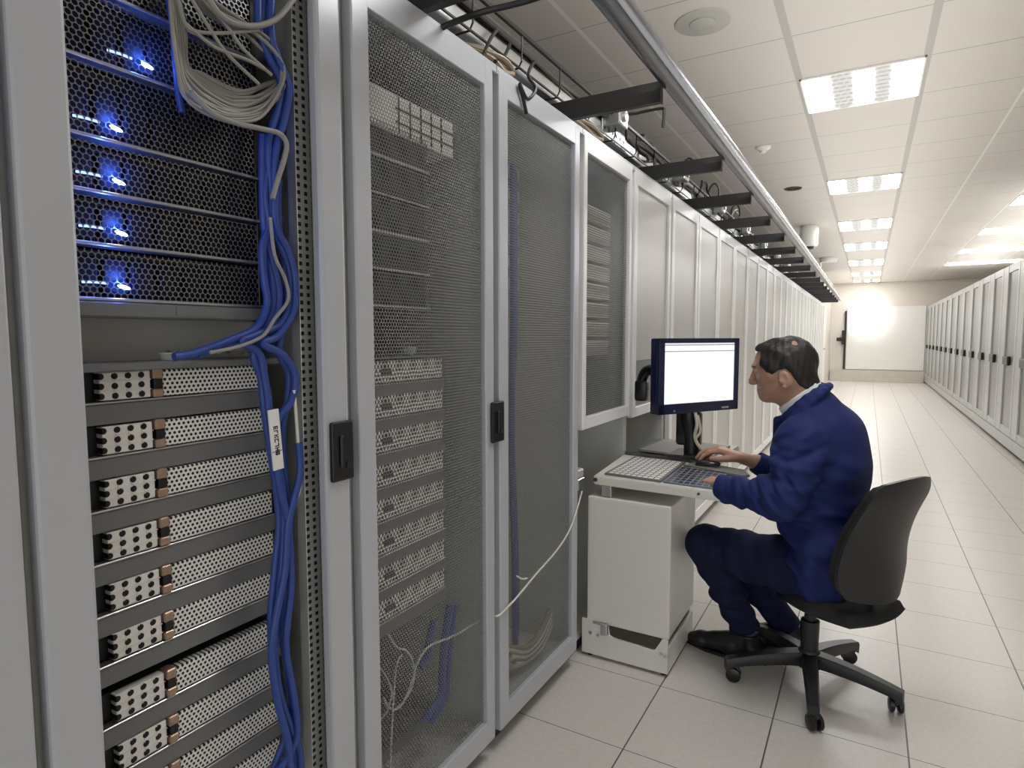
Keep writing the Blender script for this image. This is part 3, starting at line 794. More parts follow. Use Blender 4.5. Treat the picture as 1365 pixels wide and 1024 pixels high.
# ------------------------------------------------------------------ console: pedestal, keyboard shelf, monitor
t = thing('equipment_pedestal', 'white metal box cabinet on a notched plinth under the keyboard shelf', 'cabinet', (0, 2.36, 0))
MB().box(.0, .355, 0, .40, .155, .70, .006, 2).build('housing', M_CREAM, t)
MB().box(.012, .343, -.0015, .0005, .165, .69, .001).build('front_panel', M_CREAM, t)
poly = [(-.02, .015), (.353, .015), (.353, .155), (.33, .158), (.318, .135), (.30, .105), (.285, .100), (.12, .108), (.105, .115), (.098, .155), (.05, .150), (.02, .165), (-.02, .165)]
MB().prism(poly, -.004, .006, 'xz').box(.340, .353, 0, .40, .015, .12, .002).box(-.02, -.01, .006, .40, .015, .155).box(-.01, .34, .39, .40, .015, .15).box(-.012, .342, .006, .39, .015, .022).build('plinth', M_CREAM, t)
MB().box(.07, .10, -.02, -.004, .115, .165, .004, 2).box(.03, .07, -.006, .02, .150, .162, .002).build('bracket', M_SILVER, t)
for sx, sz in ((.02, .11), (.055, .105), (.325, .095), (.343, .090)): MB().cyl((sx, -.0045, sz), (sx, -.009, sz), .007, n=12).build('bolt', M_SILVER, t)
for sx, sy in ((.01, .02), (.33, .02), (.01, .37), (.33, .37)): MB().cyl((sx, sy, 0), (sx, sy, .016), .012, n=12).build('foot', M_BLACK, t)

t = thing('keyboard_shelf', 'white pull-out keyboard shelf jutting from the fourth cabinet', 'shelf', (0, 0, 0))
MB().prism([(.02, 2.375), (.50, 2.355), (.60, 2.36), (.625, 2.64), (.40, 2.76), (.28, 2.86), (-.03, 2.88)], .748, .786, 'xy', .004).build('top', M_CREAM, t)
MB().box(.055, .10, 2.37, 2.41, .7005, .7475, .004).box(.055, .10, 2.66, 2.70, .7005, .7475, .004).build('spacer', M_SILVER, t)
MB().cyl((.46, 2.3565, .768), (.46, 2.351, .768), .005, n=12).cyl((.03, 2.374, .77), (.03, 2.366, .77), .008, n=12).build('screw', M_DARK, t)
t = thing('slide_rail', 'grey slide rail block in the dark gap below the fourth cabinet door', 'rail', (-.2, 2.33, .72))
MB().box(0, .17, 0, .07, .0, .05, .004).build('rail', M_SILVER, t)
MB().box(.01, .17, .0, .06, .051, .09, .006).build('cover', M_PANEL, t)
t = thing('rack_module', 'dark module front in the recess below the fourth cabinet door', 'server', (-.30, 2.31, .80))
MB().box(-.3, 0, 0, .56, 0, .17, .003).build('box', M_DARK, t)
MB().box(0.0005, .006, .02, .54, .012, .158, .003).build('face', M_BLANK, t)


def keys(o, u, w_, nx, ny, kx, ky, z, h, fx=1., prof=.0025):
    """grid of key caps: o corner, u/w unit axes."""
    mb = MB()
    for i in range(nx):
        for j in range(ny):
            c = o+u*((i+.5)*kx)+w_*((j+.5)*ky)
            m = Matrix(((u.x, w_.x, 0, c.x), (u.y, w_.y, 0, c.y), (0, 0, 1, z), (0, 0, 0, 1)))
            mb.box(-kx*.40, kx*.40, -ky*.35, ky*.35, 0, h, min(prof, h*.45), 1, m)
    return mb


# white keyboard: its long side runs from the front edge back along the left of the shelf
def board(name, label, corners, z, th, base_m, key_m, nx, ny, cat='keyboard', inset=.012, h=.0030):
    c = [Vector((a, b, 0)) for a, b in corners]       # front-left, front-right, back-left
    t = thing(name, label, cat, (0, 0, 0))
    u = (c[1]-c[0]); w_ = (c[2]-c[0]); lu, lw = u.length, w_.length; u.normalize(); w_.normalize()
    MB().prism([tuple(c[0][:2]), tuple(c[1][:2]), tuple((c[1]+c[2]-c[0])[:2]), tuple(c[2][:2])], z, z+th, 'xy', .002).build('base', base_m, t)
    keys(c[0]+u*inset+w_*inset, u, w_, nx, ny, (lu-2*inset)/nx, (lw-2*inset)/ny, z+th-.0009, h).build('keys', key_m, t)
    return t


M_KEYW = mat('white_key', srgb(242, 241, 238), .45)
board('keyboard', 'white keyboard on the pull-out shelf beside the black keypad', ((.055, 2.405), (.305, 2.385), (.045, 2.83)), .7865, .008, mat('grey_key_bed', srgb(120, 118, 116), .5), M_KEYW, 9, 11, 'keyboard', .012, .0013)
board('keypad', 'black keypad on the pull-out shelf under his near hand', ((.312, 2.385), (.520, 2.375), (.300, 2.70)), .7865, .007, mat('pale_blue_key_bed', srgb(122, 128, 145), .5), M_BLACK, 8, 7, 'keyboard', .006, .0013)
t = thing('side_shelf', 'dark shelf under the grey keyboard and monitor beyond the white shelf', 'shelf', (0, 0, 0))
MB().prism([(-.03, 2.90), (.02, 2.885), (.28, 2.865), (.42, 2.78), (.44, 3.32), (-.03, 3.34)], .770, .800, 'xy', .003).build('top', M_BLANK, t)
MB().prism([(.30, 2.87), (.42, 2.80), (.438, 3.30), (.30, 3.30)], .801, .806, 'xy', .001).build('pad', M_SILVER, t)
board('keyboard', 'grey keyboard lying on the dark shelf in front of the monitor', ((.035, 2.90), (.385, 2.845), (.065, 3.28)), .806, .010, mat('grey_plastic', srgb(150, 149, 146), .45), mat('grey_key', srgb(184, 182, 178), .45), 18, 14, 'keyboard', .008, .0016)
t = thing('wrist_mat', 'dark grey soft mat between the keyboards under his far hand', 'mat', (0, 0, 0))
MB().prism([(.30, 2.73), (.42, 2.68), (.575, 2.63), (.60, 2.66), (.56, 2.76), (.44, 2.80), (.34, 2.82)], .787, .797, 'xy', .004).build('pad', mat('grey_foam', srgb(120, 118, 112), .8), t)
t = thing('computer_mouse', 'dark glossy mouse under his far hand', 'mouse', (.405, 2.76, .797))
MB().ball((0, 0, .012), .05, 24, (1.1, .62, .36)).box(-.05, .05, -.028, .028, 0, .008, .004, 2).build('shell', mat('grey_gloss', srgb(52, 50, 48), .18), t, True)
MB().cyl((-.028, -.004, .026), (-.028, .004, .026), .009, n=16).build('wheel', M_SILVER, t, True)

# monitor
mo = thing('monitor', 'flat monitor with blue-black bezel and blank white screen facing the seated man', 'monitor', (.36, 2.93, .806))
c0 = Vector((.198, 2.67)); c1 = Vector((.460, 3.10))
du = (c1-c0); Wm = du.length; du.normalize(); nrm = Vector((du.y, -du.x))
zb, zt = 1.020, 1.362
mid = (c0+c1)/2
def mm(tilt=0.0):
    o = Vector((mid.x, mid.y, (zb+zt)/2))-mo.location
    R = Matrix(((du.x, nrm.x, 0), (du.y, nrm.y, 0), (0, 0, 1))).to_4x4()
    return Matrix.Translation(o) @ R
Hm = zt-zb; mtx = mm()
M_BEZ = mat('navy_black_bezel', srgb(28, 34, 66), .3, 0, .03)
MB().box(-Wm/2, Wm/2, -.05, 0, -Hm/2, Hm/2, .008, 2, mtx).build('casing', M_BEZ, mo)
bz = MB()
bw = .034; bb = .046
for a, b, c, d_ in ((-Wm/2, -Wm/2+bw, -Hm/2, Hm/2), (Wm/2-bw*.8, Wm/2, -Hm/2, Hm/2), (-Wm/2, Wm/2, Hm/2-.022, Hm/2), (-Wm/2, Wm/2, -Hm/2, -Hm/2+bb)):
    bz.box(a, b, -.001, .010, c, d_, .003, 2, mtx)
bz.build('bezel', M_BEZ, mo)
MB().cyl(mtx @ Vector((-.16, .011, -Hm/2+.014)), mtx @ Vector((-.16, .013, -Hm/2+.014)), .005, n=12).box(.14, .185, .0102, .0115, -Hm/2+.010, -Hm/2+.018, 0, 1, mtx).build('button', M_SILVER, mo)


def screen_mat():
    m, nt, out = _nt('lit_screen')
    tc = nt.nodes.new('ShaderNodeTexCoord'); sp = nt.nodes.new('ShaderNodeSeparateXYZ'); nt.links.new(tc.outputs['Object'], sp.inputs[0])
    r = nt.nodes.new('ShaderNodeValToRGB'); r.color_ramp.interpolation = 'CONSTANT'
    z0, z1 = zb+bb-mo.location.z, zt-.022-mo.location.z
    f = math_node(nt, 'DIVIDE', math_node(nt, 'SUBTRACT', sp.outputs[2], z0), z1-z0)
    e = r.color_ramp.elements; e[0].position = 0; e[0].color = (.93, .95, 1, 1); e[1].position = .855; e[1].color = (.30, .31, .33, 1)
    for p_, c_ in ((.868, (1, 1, 1, 1)), (.955, (.36, .37, .39, 1)), (.975, (.75, .76, .8, 1))):
        k = e.new(p_); k.color = c_
    nt.links.new(f, r.inputs[0])
    em = nt.nodes.new('ShaderNodeEmission'); em.inputs[1].default_value = .85; nt.links.new(r.outputs[0], em.inputs[0]); nt.links.new(em.outputs[0], out.inputs[0])
    return m


MB().box(-Wm/2+bw-.003, Wm/2-bw*.8+.003, .0005, .002, -Hm/2+bb-.003, Hm/2-.019, 0, 1, mtx).build('screen', screen_mat(), mo)
st = MB()
bx, by_ = mid.x-nrm.x*.05-mo.location.x, mid.y-nrm.y*.05-mo.location.y
st.tube([(bx, by_, .30), (bx-.005, by_-.01, .20), (bx+.008, by_, .10), (bx+.012, by_, .012)], .040, 14, 5)
st.box(bx-.062, bx+.055, by_-.03, by_+.025, .05, .21, .014, 2)
st.build('stand_neck', M_BLACK, mo, True)
MB().prism([(bx-.09, by_-.10), (bx+.10, by_-.07), (bx+.10, by_+.10), (bx-.08, by_+.10)], .0, .014, 'xy', .005).build('stand_base', M_BLACK, mo)
MB().tube([(bx+.03, by_-.04, .22), (bx+.045, by_-.055, .16), (bx+.035, by_-.05, .10), (bx+.06, by_-.05, .05), (bx+.09, by_-.03, .02)], .008, 8, 5).tube([(bx+.045, by_-.045, .20), (bx+.06, by_-.05, .13), (bx+.04, by_-.055, .08), (bx+.08, by_-.02, .016)], .006, 8, 5).build('cord', mat('pale_cord', srgb(196, 188, 172), .35), mo, True)
arm = MB()
ab = mtx @ Vector((-Wm/2+.10, -.05, .02))
arm.box(-Wm/2+.04, -Wm/2+.16, -.085, -.051, -.06, .06, .008, 2, mtx)
a0 = mtx @ Vector((-Wm/2+.10, -.080, -.01))
arm.tube([a0, a0+Vector((-.05, .03, .03)), a0+Vector((-.095, .05, .02)), a0+Vector((-.12, .06, -.04)), a0+Vector((-.125, .06, -.10))], .026, 12, 5)
arm.box(-.03, .03, -.03, .03, -.05, .05, .012, 2, Matrix.Translation(a0+Vector((-.115, .06, -.07))))
arm.build('mount_arm', M_BLACK, mo, True)

# ------------------------------------------------------------------ office chair
HUB = Vector((.845, 2.60, 0))
ch = thing('office_chair', 'black swivel office chair with curved plastic back under the seated man', 'chair', HUB)
base_a = math.radians(-83)
mb = MB().lathe([(0, .075), (.045, .075), (.048, .10), (.040, .135), (.034, .145), (0, .145)], n=24)
mb.build('hub', M_SATIN, ch, True)
MB().lathe([(.032, .14), (.034, .26), (.030, .262), (0, .262)], n=24).box(-.036, -.030, -.02, .02, .19, .25, .003).build('column_sleeve', M_SATIN, ch, True)
MB().cyl((0, 0, .26), (0, 0, .366), .022, n=20).build('gas_lift', M_SATIN, ch, True)
for k in range(5):
    a = base_a+k*2*PI/5; R = .308
    d = Vector((math.cos(a), math.sin(a), 0)); s = Vector((-d.y, d.x, 0))
    t_ = bmesh.new(); rows = []
    for f in np.linspace(0, 1, 9):
        r = .03+(R+.012-.03)*f; zt_ = .135-.045*f**1.6; hh = .052-.018*f; ww = .030-.010*f
        if f == 1: hh = .048
        p = d*r
        rows.append([t_.verts.new(p+s*sx*ww*k2+Vector((0, 0, zt_-hz))) for sx, k2, hz in ((-1, .75, 0), (1, .75, 0), (1, 1, .010), (1, .9, hh), (-1, .9, hh), (-1, 1, .010))])
    for r1, r2 in zip(rows, rows[1:]):
        for q in range(6): t_.faces.new((r1[q], r1[(q+1) % 6], r2[(q+1) % 6], r2[q]))
    t_.faces.new(rows[0]); t_.faces.new(list(reversed(rows[-1])))
    bmesh.ops.recalc_face_normals(t_, faces=t_.faces)
    g = MB(); g._merge(t_); leg = g.build('leg', M_SATIN, ch, True)
    ca = a+[.5, 1.9, 2.4, 1.2, 2.8][k]; cd = Vector((math.cos(ca), math.sin(ca), 0)); cc = d*(R-.008)+Vector((0, 0, .0285)); cs = Vector((-cd.y, cd.x, 0))
    w_ = MB()
    for sg in (-1, 1): w_.lathe([(0, -.010), (.020, -.010), (.0275, -.006), (.0285, 0), (.0275, .006), (.020, .010), (0, .010)], cc+cs*sg*.014+cd*.012, 24, cs)
    w_.cyl(cc+cd*.012-cs*.016, cc+cd*.012+cs*.016, .009, n=12)
    cst = w_.build('caster', M_BLACK, leg, True)
    cst2 = MB().cyl(cc+Vector((0, 0, .012)), cc+Vector((0, 0, .030)), .010, n=12).box(-.012, .012, -.007, .007, .005, .030, .003, 1, Matrix.Translation(cc)).build('caster_stem', M_DARK, leg, True)
AFW = math.radians(33)
fwd = Vector((-math.cos(AFW), math.sin(AFW), 0)); lat = Vector((math.sin(AFW), math.cos(AFW), 0))   # lat points to the far side
# seat cushion
t_ = bmesh.new(); rows = []
nu, nv = 22, 22
def seat_pt(a, b, top):
    # superellipse outline
    x = (a*2-1); y_ = (b*2-1)
    k = max(abs(x), abs(y_)); rr = math.hypot(x, y_)
    sc_ = (k/rr if rr > 1e-6 else 1.0)
    sc_ = 1+(sc_-1)*.55
    px, py = x*sc_*.215, y_*sc_*.215
    e = max(0, 1-k**6)
    z = (.385+.040*e**.5-.012*(1-(x*x+y_*y_)/2)+(-.02*max(0, x-.5)*2)) if top else (.382-.026*e**.5)
    return fwd*(px*.86-.115)+lat*py*.86+Vector((0, 0, z))
for top in (True, False):
    V = [[t_.verts.new(seat_pt(i/nu, j/nv, top)) for j in range(nv+1)] for i in range(nu+1)]
    for i in range(nu):
        for j in range(nv): t_.faces.new((V[i][j], V[i+1][j], V[i+1][j+1], V[i][j+1]))
bmesh.ops.remove_doubles(t_, verts=t_.verts, dist=.004)
bmesh.ops.recalc_face_normals(t_, faces=t_.faces)
g = MB(); g._merge(t_); g.build('seat', mat('black_seat_fabric', srgb(30, 30, 31), .85, 0, .1, 80), ch, True)
MB().box(-.02, .15, -.06, .06, .338, .364, .006, 1, Matrix.Rotation(PI-AFW, 4, 'Z')).build('mechanism', M_BLACK, ch)
# back shell: curved moulding leaning back, outer plastic + inner pad
def back_sheet(off, shrink, thick):
    t_ = bmesh.new(); n1, n2 = 26, 22
    def pt(i, j, th):
        a = i/n1; b = (j/n2)*2-1
        z = .445+.46*a
        hw = (.205-.045*a-.05*(max(0, .22-a)/.22)**2-.03*(max(0, a-.86)/.14)**2)*shrink
        zz = .445+.46*(a*shrink+(1-shrink)/2)-.022*b*b*(1 if a > .5 else -1)*abs(2*a-1)
        back = .290+.055*math.sin(min(1, a*1.2)*PI)*-.35+.078*a**1.9     # lumbar curve leaning back
        wrap = .055*b*b*(1-.35*a)
        p = -fwd*(back-wrap+off+th)+lat*(b*hw)+Vector((0, 0, zz))
        return p
    for th in (0, thick):
        V = [[t_.verts.new(pt(i, j, th)) for j in range(n2+1)] for i in range(n1+1)]
        for i in range(n1):
            for j in range(n2): t_.faces.new((V[i][j], V[i+1][j], V[i+1][j+1], V[i][j+1]))
        if th == 0: V0 = V
    rim = lambda V: [V[0][j] for j in range(n2)]+[V[i][n2] for i in range(n1)]+[V[n1][j] for j in range(n2, 0, -1)]+[V[i][0] for i in range(n1, 0, -1)]
    A_, B_ = rim(V0), rim(V)
    for k in range(len(A_)):
        l = (k+1) % len(A_); t_.faces.new((A_[k], A_[l], B_[l], B_[k]))
    bmesh.ops.recalc_face_normals(t_, faces=t_.faces)
    g = MB(); g._merge(t_); return g
bk = back_sheet(.0, 1.0, .012).build('backrest', M_SATIN, ch, True)
back_sheet(-.030, .93, .029).build('back_pad', MATS['black_seat_fabric'], bk, True)
MB().tube([-fwd*.05+Vector((0, 0, .352)), -fwd*.20+Vector((0, 0, .352)), -fwd*.225+Vector((0, 0, .39)), -fwd*.245+Vector((0, 0, .50))], .014, 12, 5).build('back_bracket', M_BLACK, ch, True)


#PERSON-BEGIN
# ------------------------------------------------------------------ the seated man (smooth blended volumes turned into one surface each)
def surface_nets(F, lo, h):
    nx, ny, nz = F.shape
    S = F < 0
    def corner(a, i, j, k): return a[i:nx-1+i, j:ny-1+j, k:nz-1+k]
    cnt = np.zeros((nx-1, ny-1, nz-1), np.int8)
    for i in (0, 1):
        for j in (0, 1):
            for k in (0, 1): cnt += corner(S, i, j, k)
    act = np.argwhere((cnt > 0) & (cnt < 8))
    idx = -np.ones(cnt.shape, np.int32); idx[act[:, 0], act[:, 1], act[:, 2]] = np.arange(len(act))
    cs = [(i, j, k) for i in (0, 1) for j in (0, 1) for k in (0, 1)]
    val = {c: F[act[:, 0]+c[0], act[:, 1]+c[1], act[:, 2]+c[2]] for c in cs}
    acc = np.zeros((len(act), 3)); n = np.zeros(len(act))
    for a in cs:
        for ax in range(3):
            if a[ax]: continue
            b = list(a); b[ax] = 1; b = tuple(b)
            va, vb = val[a], val[b]; m = (va < 0) != (vb < 0)
            t = np.where(m, va/np.where(m, va-vb, 1), 0)
            p = np.array(a, float)[None, :].repeat(len(act), 0); p[:, ax] += t
            acc[m] += p[m]; n[m] += 1
    V = (act+acc/n[:, None])*h+np.array(lo)
    Q = []
    for ax in range(3):
        o1, o2 = (ax+1) % 3, (ax+2) % 3
        sl0 = [slice(None)]*3; sl1 = [slice(None)]*3; sl0[ax] = slice(0, -1); sl1[ax] = slice(1, None)
        e = S[tuple(sl0)] != S[tuple(sl1)]
        E = np.argwhere(e)
        ok = (E[:, o1] > 0) & (E[:, o2] > 0) & (E[:, o1] < F.shape[o1]-1) & (E[:, o2] < F.shape[o2]-1)
        E = E[ok]
        ins = S[E[:, 0], E[:, 1], E[:, 2]]
        def cell(d1, d2):
            c = E.copy(); c[:, o1] -= d1; c[:, o2] -= d2
            return idx[c[:, 0], c[:, 1], c[:, 2]]
        q = np.stack([cell(1, 1), cell(0, 1), cell(0, 0), cell(1, 0)], 1)
        q[~ins] = q[~ins][:, ::-1]
        Q.append(q)
    return V, np.concatenate(Q)


class Vol:
    def __init__(s, lo, hi, h):
        s.lo = np.array(lo, float); s.h = h
        s.n = np.ceil((np.array(hi)-s.lo)/h).astype(int)+1
        s.F = np.full(s.n, .2, np.float32)

    def sub(s, lo, hi):
        a = np.clip(np.floor((np.array(lo)-s.lo)/s.h).astype(int), 0, s.n-1); b = np.clip(np.ceil((np.array(hi)-s.lo)/s.h).astype(int)+1, 1, s.n)
        g = np.meshgrid(*[(s.lo[i]+np.arange(a[i], b[i])*s.h).astype(np.float32) for i in range(3)], indexing='ij', sparse=True)
        return tuple(slice(a[i], b[i]) for i in range(3)), g

    def comb(s, sl, d, k, cut=False):
        f = s.F[sl]
        if cut: d = -d
        if k <= 0: s.F[sl] = np.maximum(f, d) if cut else np.minimum(f, d); return
        hh = np.maximum(k-np.abs(f-d), 0)/k
        s.F[sl] = np.maximum(f, d)+hh*hh*k*.25 if cut else np.minimum(f, d)-hh*hh*k*.25

    def cap(s, a, b, ra, rb=None, k=.02, cut=False):
        rb = ra if rb is None else rb; a = np.array(a, float); b = np.array(b, float); m = max(ra, rb)+k+.012
        sl, (X_, Y_, Z_) = s.sub(np.minimum(a, b)-m, np.maximum(a, b)+m)
        ba = b-a; L2 = max(float(ba@ba), 1e-12)
        t = np.clip(((X_-a[0])*ba[0]+(Y_-a[1])*ba[1]+(Z_-a[2])*ba[2])/L2, 0, 1)
        d = np.sqrt((X_-a[0]-t*ba[0])**2+(Y_-a[1]-t*ba[1])**2+(Z_-a[2]-t*ba[2])**2)-(ra+(rb-ra)*t)
        s.comb(sl, d.astype(np.float32), k, cut); return s

    def chain(s, pts, rs, k=.02):
        for i in range(len(pts)-1): s.cap(pts[i], pts[i+1], rs[i], rs[i+1], k)
        return s

    def ell(s, c, rad, R=None, k=.02, cut=False):
        c = np.array(c, float); R = np.eye(3) if R is None else np.array(R); m = max(rad)+k+.012
        sl, (X_, Y_, Z_) = s.sub(c-m, c+m)
        P = [(X_-c[0])*R[0][i]+(Y_-c[1])*R[1][i]+(Z_-c[2])*R[2][i] for i in range(3)]
        k0 = np.sqrt(sum((P[i]/rad[i])**2 for i in range(3))); k1 = np.sqrt(sum((P[i]/rad[i]**2)**2 for i in range(3)))
        s.comb(sl, (k0*(k0-1)/np.maximum(k1, 1e-6)).astype(np.float32), k, cut); return s

    def half(s, p, n, k=.004, lo=None, hi=None):
        """cut away the side n points to"""
        p = np.array(p, float); n = np.array(n, float); n /= np.linalg.norm(n)
        sl, (X_, Y_, Z_) = s.sub(s.lo if lo is None else lo, s.lo+s.n*s.h if hi is None else hi)
        d = (X_-p[0])*n[0]+(Y_-p[1])*n[1]+(Z_-p[2])*n[2]
        s.comb(sl, -d.astype(np.float32)*np.ones_like(s.F[sl]), k, True); return s

    def wrinkle(s, fn, lo=None, hi=None):
        sl, (X_, Y_, Z_) = s.sub(s.lo if lo is None else lo, s.lo+s.n*s.h if hi is None else hi)
        f = s.F[sl]; s.F[sl] = f+(fn(X_, Y_, Z_)*(np.abs(f) < .05)).astype(np.float32); return s

    def build(s, name, m, parent=None, iters=3, origin=(0, 0, 0)):
        V, Q = surface_nets(s.F, s.lo, s.h)
        nb = np.concatenate([Q[:, [0, 1]], Q[:, [1, 2]], Q[:, [2, 3]], Q[:, [3, 0]]])
        deg = np.bincount(nb[:, 0], minlength=len(V))+np.bincount(nb[:, 1], minlength=len(V))
        for it in range(iters):
            acc = np.zeros_like(V)
            for ax in range(3):
                acc[:, ax] = np.bincount(nb[:, 0], V[nb[:, 1], ax], len(V))+np.bincount(nb[:, 1], V[nb[:, 0], ax], len(V))
            V = V+.5*(acc/np.maximum(deg, 1)[:, None]-V)
        V = V-np.array(origin)
        me = bpy.data.meshes.new(name)
        me.vertices.add(len(V)); me.vertices.foreach_set('co', V.astype(np.float32).ravel())
        me.loops.add(len(Q)*4); me.loops.foreach_set('vertex_index', Q.astype(np.int32).ravel())
        me.polygons.add(len(Q)); me.polygons.foreach_set('loop_start', np.arange(0, len(Q)*4, 4, dtype=np.int32))
        me.update(calc_edges=True); me.validate()
        me.polygons.foreach_set('use_smooth', np.ones(len(me.polygons), bool))
        me.materials.append(m)
        o = bpy.data.objects.new(name, me); COL.objects.link(o)
        if parent is not None: o.parent = parent
        return o


P = lambda u, v, y: np.array(at(u, v, 'y', y))
ORG = np.array([.84, 2.66, .0])
# torso frame: turned a little away from the aisle's camera side
ta_ = math.radians(20)
tf = np.array([-math.cos(ta_), math.sin(ta_), 0]); tl = np.array([-math.sin(ta_), -math.cos(ta_), 0]); tz = np.array([0, 0, 1.])
# spine leans forward toward the shoulders
lean = math.radians(14)
tf2 = tf*math.cos(lean)-tz*math.sin(lean); tz2 = tz*math.cos(lean)+tf*math.sin(lean)
RT = np.stack([tf2, tl, tz2], 1)
YM = 2.62
pel = P(1098, 752, YM); abd = P(1096, 690, YM); che = P(1096, 622, YM); upb = P(1098, 580, YM)
nb_ = P(1082, 548, YM); 
SHL = P(1066, 590, 2.43); ELL = P(1040, 666, 2.33); WRL = P(962, 651, 2.40)
SHR = P(1108, 582, 2.80); ELR = P(1062, 648, 2.92); WRR = P(1010, 617, 2.86)
# head frame
HC = P(1046, 493, 2.60)
hy = math.radians(2); ht = math.radians(11)
hf0 = np.array([-math.cos(hy), math.sin(hy), 0]); hl = np.array([-math.sin(hy), -math.cos(hy), 0])
hf = hf0*math.cos(ht)-tz*math.sin(ht); hu = tz*math.cos(ht)+hf0*math.sin(ht)
RH = np.stack([hf, hl, hu], 1)
HS = 1.115
H = lambda x, y, z: HC+(hf*x+hl*y+hu*z)*HS


def hand(v, wrist, fdir, udir, curl, side, sc=1.05, spread=.10, thumb=(.55, -.25), lift=None):
    """palm, five bent fingers; fdir points along the fingers, udir is the back of the hand, side is where the thumb sits"""
    f = np.array(fdir, float); f /= np.linalg.norm(f); u = np.array(udir, float); u -= f*(u@f); u /= np.linalg.norm(u)
    s_ = np.array(side, float); s_ -= f*(s_@f)+u*(s_@u); s_ /= np.linalg.norm(s_)
    w = np.array(wrist, float)
    kn = []
    for i, (off, ln, r) in enumerate(((.031, .092, .0105), (.010, .096, .0108), (-.011, .091, .0104), (-.030, .082, .0095))):
        k_ = w+(f*ln+s_*off+u*(.012-.003*abs(i-1)))*sc; kn.append((k_, r))
        v.cap(w+(s_*off*.55+u*.0)*sc, k_, .016*sc, r*1.25*sc, .012)
    for i, (ln, (k_, r)) in enumerate(zip(((.042, .026, .021), (.046, .030, .022), (.043, .028, .021), (.034, .021, .019)), kn)):
        p = k_; a = curl[i][0]; sp_ = spread*(1.2-i*.8)
        for j in range(3):
            d = (f*math.cos(a)-u*math.sin(a)); d = d+s_*sp_*.6; d /= np.linalg.norm(d)
            q = p+d*ln[j]*sc
            v.cap(p, q, r*sc*(1-.08*j), r*sc*(.92-.10*j), .003 if j else .006)
            p = q; a += curl[i][min(j+1, len(curl[i])-1)]
    t0 = w+(f*.022+s_*.026)*sc
    d = f*math.cos(thumb[0])+s_*math.sin(thumb[0])+u*thumb[1]; d /= np.linalg.norm(d)
    t1 = t0+d*.042*sc; d2 = d+f*.35-s_*.15+u*thumb[1]*.3; d2 /= np.linalg.norm(d2); t2 = t1+d2*.034*sc; d3 = d2+f*.3-s_*.2; d3 /= np.linalg.norm(d3); t3 = t2+d3*.026*sc
    v.cap(t0, t1, .017*sc, .013*sc, .012); v.cap(t1, t2, .0125*sc, .0112*sc, .004); v.cap(t2, t3, .0112*sc, .0088*sc, .003)


def head_core(v, grow=0.):
    v.ell(H(-.013, 0, .024), (.092*HS+grow, .077*HS+grow, .083*HS+grow), RH, .02)
    v.ell(H(.036, 0, .026), (.059*HS+grow, .064*HS+grow, .070*HS+grow), RH, .03)


body = Vol((.30, 2.18, .45), (1.12, 3.06, 1.42), .0036)
head_core(body)
body.ell(H(.046, 0, -.030), (.048*HS, .056*HS, .070*HS), RH, .03)
for sg in (-1, 1):
    body.cap(H(-.004, sg*.056, -.046), H(.068, sg*.020, -.081), .019*HS, .017*HS, .03)
    body.cap(H(.062, sg*.040, -.020), H(.040, sg*.052, -.012), .020*HS, .020*HS, .02)
body.cap(H(.079, -.010, -.081), H(.079, .010, -.081), .0165*HS, None, .018)
body.cap(H(.02, 0, -.066), H(.064, 0, -.072), .034*HS, .022*HS, .03)
body.cap(H(.0905, -.030, .030), H(.0905, .030, .030), .0115*HS, None, .012)
body.cap(H(.094, 0, .020), H(.113, 0, -.020), .0085*HS, .0115*HS, .010)
body.cap(H(.112, 0, -.020), H(.115, 0, -.026), .0105*HS, None, .006)
for sg in (-1, 1):
    body.ell(H(.103, sg*.0125, -.029), (.012*HS, .0075*HS, .0085*HS), RH, .005)
    body.ell(H(.100, sg*.033, .008), (.016*HS, .0165*HS, .010*HS), RH, .010, True)
    body.ell(H(.080, sg*.032, .007), (.0125*HS, .0145*HS, .0125*HS), RH, .003)
    body.cap(H(.093, sg*.022, .0135), H(.088, sg*.044, .0115), .0038*HS, None, .003)
    body.cap(H(.106, sg*.0065, -.0375), H(.106, sg*.0065, -.036), .0035*HS, None, .002, True)
body.cap(H(.094, -.019, -.0555), H(.094, .019, -.0555), .0062*HS, None, .006)
body.cap(H(.0915, -.017, -.0675), H(.0915, .017, -.0675), .0075*HS, None, .006)
body.cap(H(.104, -.021, -.0612), H(.104, .021, -.0612), .0030*HS, None, .003, True)
body.cap(H(.094, 0, -.042), H(.096, 0, -.050), .006*HS, None, .006)
for sg in (-1, 1):
    Re = np.stack([hf*.95-hu*.30, hl, hu*.95+hf*.30], 1)
    body.ell(H(-.008, sg*.078, -.030), (.0195*HS, .0095*HS, .031*HS), Re, .005)
    body.ell(H(-.004, sg*.089, -.024), (.0115*HS, .006*HS, .019*HS), Re, .004, True)
    body.cap(H(-.002, sg*.081, -.056), H(.004, sg*.079, -.060), .0085*HS, .006*HS, .004)
    body.ell(H(.008, sg*.083, -.034), (.005*HS, .005*HS, .007*HS), Re, .003)
body.cap(H(-.030, 0, -.030), nb_+tz*.01, .060*HS, .068, .03)
body.cap(H(.010, 0, -.075), nb_+np.array([-.03, 0, .0]), .045*HS, .055, .03)
body.cap(nb_, che, .08, .10, .05)
body.ell(che, (.11, .16, .15), RT, .05).ell(abd, (.10, .14, .14), RT, .05).ell(pel, (.11, .15, .12), RT, .05)
body.cap(che+tz*.06, SHL, .06, .055, .04).cap(che+tz*.06, SHR, .06, .055, .04)
body.cap(SHL, ELL, .052, .042, .03).cap(ELL, WRL, .042, .031, .02)
body.cap(SHR, ELR, .052, .042, .03).cap(ELR, WRR, .042, .032, .02)
